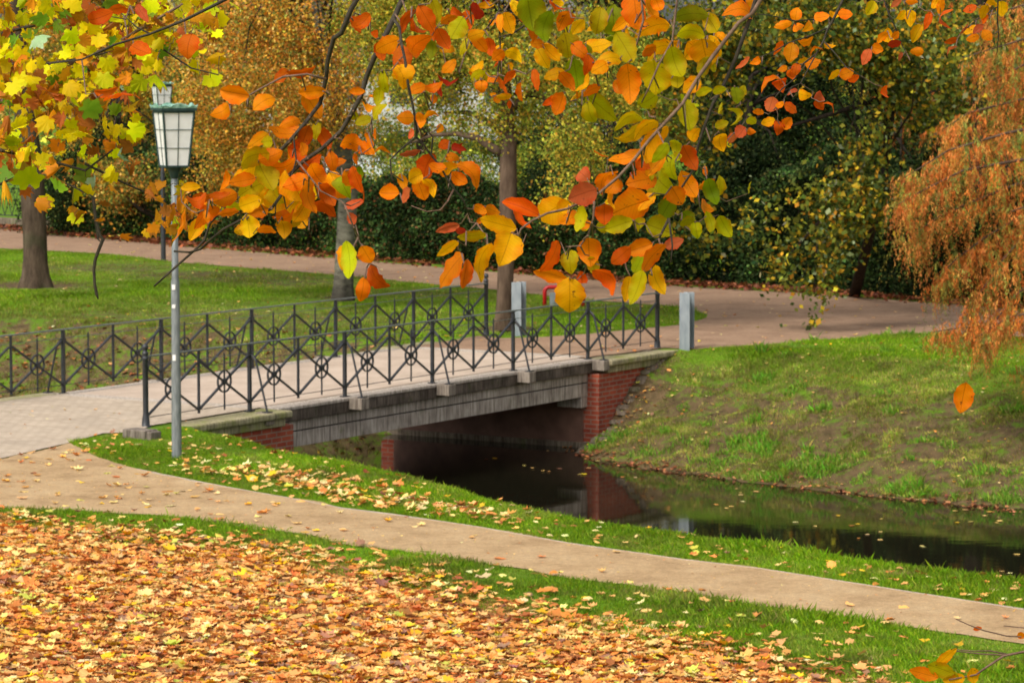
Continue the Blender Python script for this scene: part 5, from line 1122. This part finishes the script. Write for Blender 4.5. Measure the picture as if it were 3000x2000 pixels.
# ------------------------------------------------------------------ near maple at the upper left
mp = empty('norway_maple'); tag(mp, 'maple with lobed yellow, lime and dry brown leaves filling the upper left', 'tree')
DM = 15.5
MC = {'Y': (.92, .60, .003), 'L': (.66, .56, .004), 'G': (.22, .34, .02), 'O': (.80, .28, .01), 'B': (.50, .13, .02), 'W': (.45, .58, .38)}
def mtmpl(curl, fold, seed):
    r = np.random.default_rng(seed)
    lob = [(-12, .30), (6, .46), (20, .58), (33, .44), (46, .50), (57, .68), (67, .50), (79, .55), (90, .76), (101, .55), (113, .50), (123, .68), (134, .50), (147, .44), (160, .58), (174, .46), (192, .30), (215, .36), (240, .26), (262, .10), (278, .10), (300, .26), (325, .36)]
    V = [(0, 0, 0)]; UV = [(0, 0)]
    for a_, rr in lob:
        rr *= r.uniform(.9, 1.1); a_ = math.radians(a_ + r.uniform(-3, 3)); x_, y_ = rr * math.cos(a_), rr * math.sin(a_)
        xx = x_ * (1 - .45 * min(1, abs(fold))); z_ = curl * rr * rr * .9 + fold * abs(x_) * .9 + r.normal(0, .025); V.append((xx, y_, z_)); UV.append((rr, a_))
    n_ = len(lob); return np.array(V), [(0, i + 1, (i + 1) % n_ + 1) for i in range(n_)], UV
hand = """40 330 170 Y;120 390 150 L;570 720 170 G;460 880 160 Y;720 880 130 Y;100 930 100 L;180 1070 160 Y;270 1080 130 Y;375 1110 120 O;190 1190 190 L;30 1190 110 O;560 1160 150 G;620 1070 110 L;380 1230 140 G;250 1330 110 O;330 1330 120 L;480 1250 110 L;580 1280 120 Y;480 1350 100 O;490 1400 120 L;620 1210 110 W;545 1400 80 O;735 1220 80 O;750 1140 100 Y;860 960 120 B;760 970 120 L;850 1130 110 B;770 1020 110 W;560 930 120 O;1070 1230 130 O;1210 1230 120 Y;1120 1380 120 O;1015 1455 110 O;1130 1440 130 L;1280 1370 80 O;665 1440 60 O;790 1560 80 O;950 1170 50 B;720 1130 110 L;800 210 150 Y;800 320 150 Y;530 300 150 Y;400 500 170 L;330 480 150 Y;1020 490 160 L;930 530 140 L;940 430 110 Y;1290 410 120 Y;1440 370 130 Y;1380 510 120 L;1430 490 100 L;220 40 150 Y;340 60 150 Y;460 40 150 O;590 170 130 Y;230 220 130 L;760 90 120 L;1400 50 120 L;1540 30 120 L;1430 110 130 Y;1290 170 130 L;240 250 130 W;820 550 130 W;600 640 110 B;700 660 120 O;350 720 190 O;490 770 140 O;150 640 150 B;60 560 150 B;220 740 110 Y;320 840 110 B;200 890 90 B;880 1070 90 B;950 850 100 B;160 1240 80 B;640 1010 90 B;1180 180 110 B;1060 40 120 B;990 20 130 Y;140 360 110 O;440 580 130 Y;570 530 120 Y;640 500 120 Y;720 500 120 O;60 770 110 B;20 910 80 O;410 1010 90 Y;700 400 120 Y;640 250 110 Y;520 110 110 B;150 100 110 L;30 170 110 O;680 1330 60 B;360 707 110 O"""
rm = np.random.default_rng(5); lm = LeafMesh(); tw = MB()
mbr = [([(-250, 330), (0, 300), (130, 220), (330, 135), (420, 80), (540, 10), (650, -80)], .012), ([(-250, 420), (0, 440), (140, 470), (250, 500), (330, 440)], .010), ([(-250, 60), (0, 100), (160, 60), (300, 60), (440, 30)], .010), ([(-250, 180), (0, 190), (150, 186), (250, 170), (330, 150)], .009), ([(180, -100), (200, 60), (240, 180), (330, 300), (350, 420)], .007), ([(-250, 600), (0, 540), (90, 500), (200, 540), (280, 580)], .007), ([(360, -100), (400, 40), (470, 140), (560, 200), (640, 220)], .006), ([(250, 480), (350, 530), (440, 570), (520, 620)], .006), ([(270, 560), (278, 640), (287, 700), (292, 706)], .007)]
mn = []
for pl, r_ in mbr:
    P3 = [A(x_, y_, DM + .2 * math.sin(i)) for i, (x_, y_) in enumerate(pl)]; mb = MB(); mb.tube([tuple(p) for p in P3], [r_ * (1 - .7 * i / (len(pl) - 1)) + .001 for i in range(len(pl))], 7); mb.build('branch', M['twig2'] if r_ > .0115 else M['twig'], mp, smooth=True)
    for i in range(len(pl) - 1):
        for t in np.linspace(0, 1, 5): mn.append((pl[i][0] * (1 - t) + pl[i + 1][0] * t, pl[i][1] * (1 - t) + pl[i + 1][1] * t))
# the bare broken twig hanging down
mb = MB(); mb.tube([tuple(A(x_, y_, DM)) for x_, y_ in [(272, 560), (280, 640), (292, 690), (302, 700), (290, 730), (279, 760), (275, 790), (277, 830), (283, 862), (288, 876)]], [.006, .007, .008, .009, .0085, .008, .0075, .007, .008, .003], 7); mb.build('dead_twig', M['twig'], mp, smooth=True)
ent = []
for e in hand.split(';'):
    a = e.split(); ent.append((float(a[0]) / 2.24, float(a[1]) / 2.24, float(a[2]) / 2.24, a[3]))
for _ in range(520):
    x_ = rm.uniform(-30, 470); y_ = rm.uniform(-30, 480) * (1 - .2 * max(0, x_ - 250) / 250)
    if x_ > 415 and y_ > 200: continue
    if y_ > 300 and rm.random() < .55: continue
    if 20 < x_ < 75 and y_ < 120 and rm.random() < .6: continue
    ent.append((x_, y_, rm.uniform(30, 60), rm.choice(list('YYYYYLOOOBBG'))))
for _ in range(50): ent.append((rm.uniform(460, 670), rm.uniform(-20, 150), rm.uniform(26, 46), rm.choice(list('YYLLOB'))))
for _ in range(30): ent.append((rm.uniform(430, 640), rm.uniform(540, 700), rm.uniform(24, 42), rm.choice(list('OOYB'))))
for (x_, y_, sz, cc_) in ent:
    D_ = DM + rm.normal(0, .5); s_ = sz * D_ / F * 1.22; dry = cc_ in 'OB'
    V, Fs, UV = mtmpl(rm.normal(.3, .55) * (2 if dry else 1), rm.normal(0, .4) + (.8 * rm.choice([-1, 1]) if dry else 0), int(rm.integers(0, 9999)))
    R = leaf_frame(rm.normal(0, 55), rm, .8); R = R @ np.array([[0, 1, 0], [1, 0, 0], [0, 0, -1]]) if False else R
    if rm.random() < .75: R = R @ np.diag([1, -1, -1]) if R[2, 1] > 0 else R
    col = np.array(MC[cc_]) * math.exp(rm.normal(0, .2)) * np.exp(rm.normal(0, .08, 3)); p = A(x_, y_, D_)
    lm.add(V * s_ @ R.T + p, Fs, UV, np.clip(col, .002, .95))
    k_ = int(np.argmin([abs(a_[0] - x_) + abs(a_[1] - y_) for a_ in mn])); q = A(mn[k_][0], mn[k_][1], DM)
    if np.linalg.norm(q - p) < .35: tw.tube([tuple(p), tuple((p + q) / 2 + np.array([0, 0, .02])), tuple(q)], .0015, 4)
    mn.append((x_, y_))
lm.build('foliage', M['leaf_maple'], mp); tw.build('twigs', M['twig2'], mp)  # second mesh: the separate thin twigs between leaves and branches
tp = A(-560, 400, DM); mb = MB(); mb.tube([(tp[0], tp[1], -.1), (tp[0], tp[1], .5), (tp[0], tp[1], 5.2), (tp[0] + .1, tp[1], 9)], [.45, .3, .25, .12], 18)
for pl, r_ in mbr:
    if pl[0][0] < -200: mb.tube([(tp[0], tp[1], 5.2), tuple((np.array([tp[0], tp[1], 5.3]) + A(pl[0][0], pl[0][1], DM)) / 2), tuple(A(pl[0][0], pl[0][1], DM))], [.05, .03, r_], 8)
    elif pl[0][1] <= -100: mb.tube([(tp[0], tp[1], 7), tuple(A(pl[0][0], pl[0][1] - 150, DM)), tuple(A(pl[0][0], pl[0][1], DM))], [.05, .03, r_], 8)
mb.build('trunk', M['bark'], mp, smooth=True)
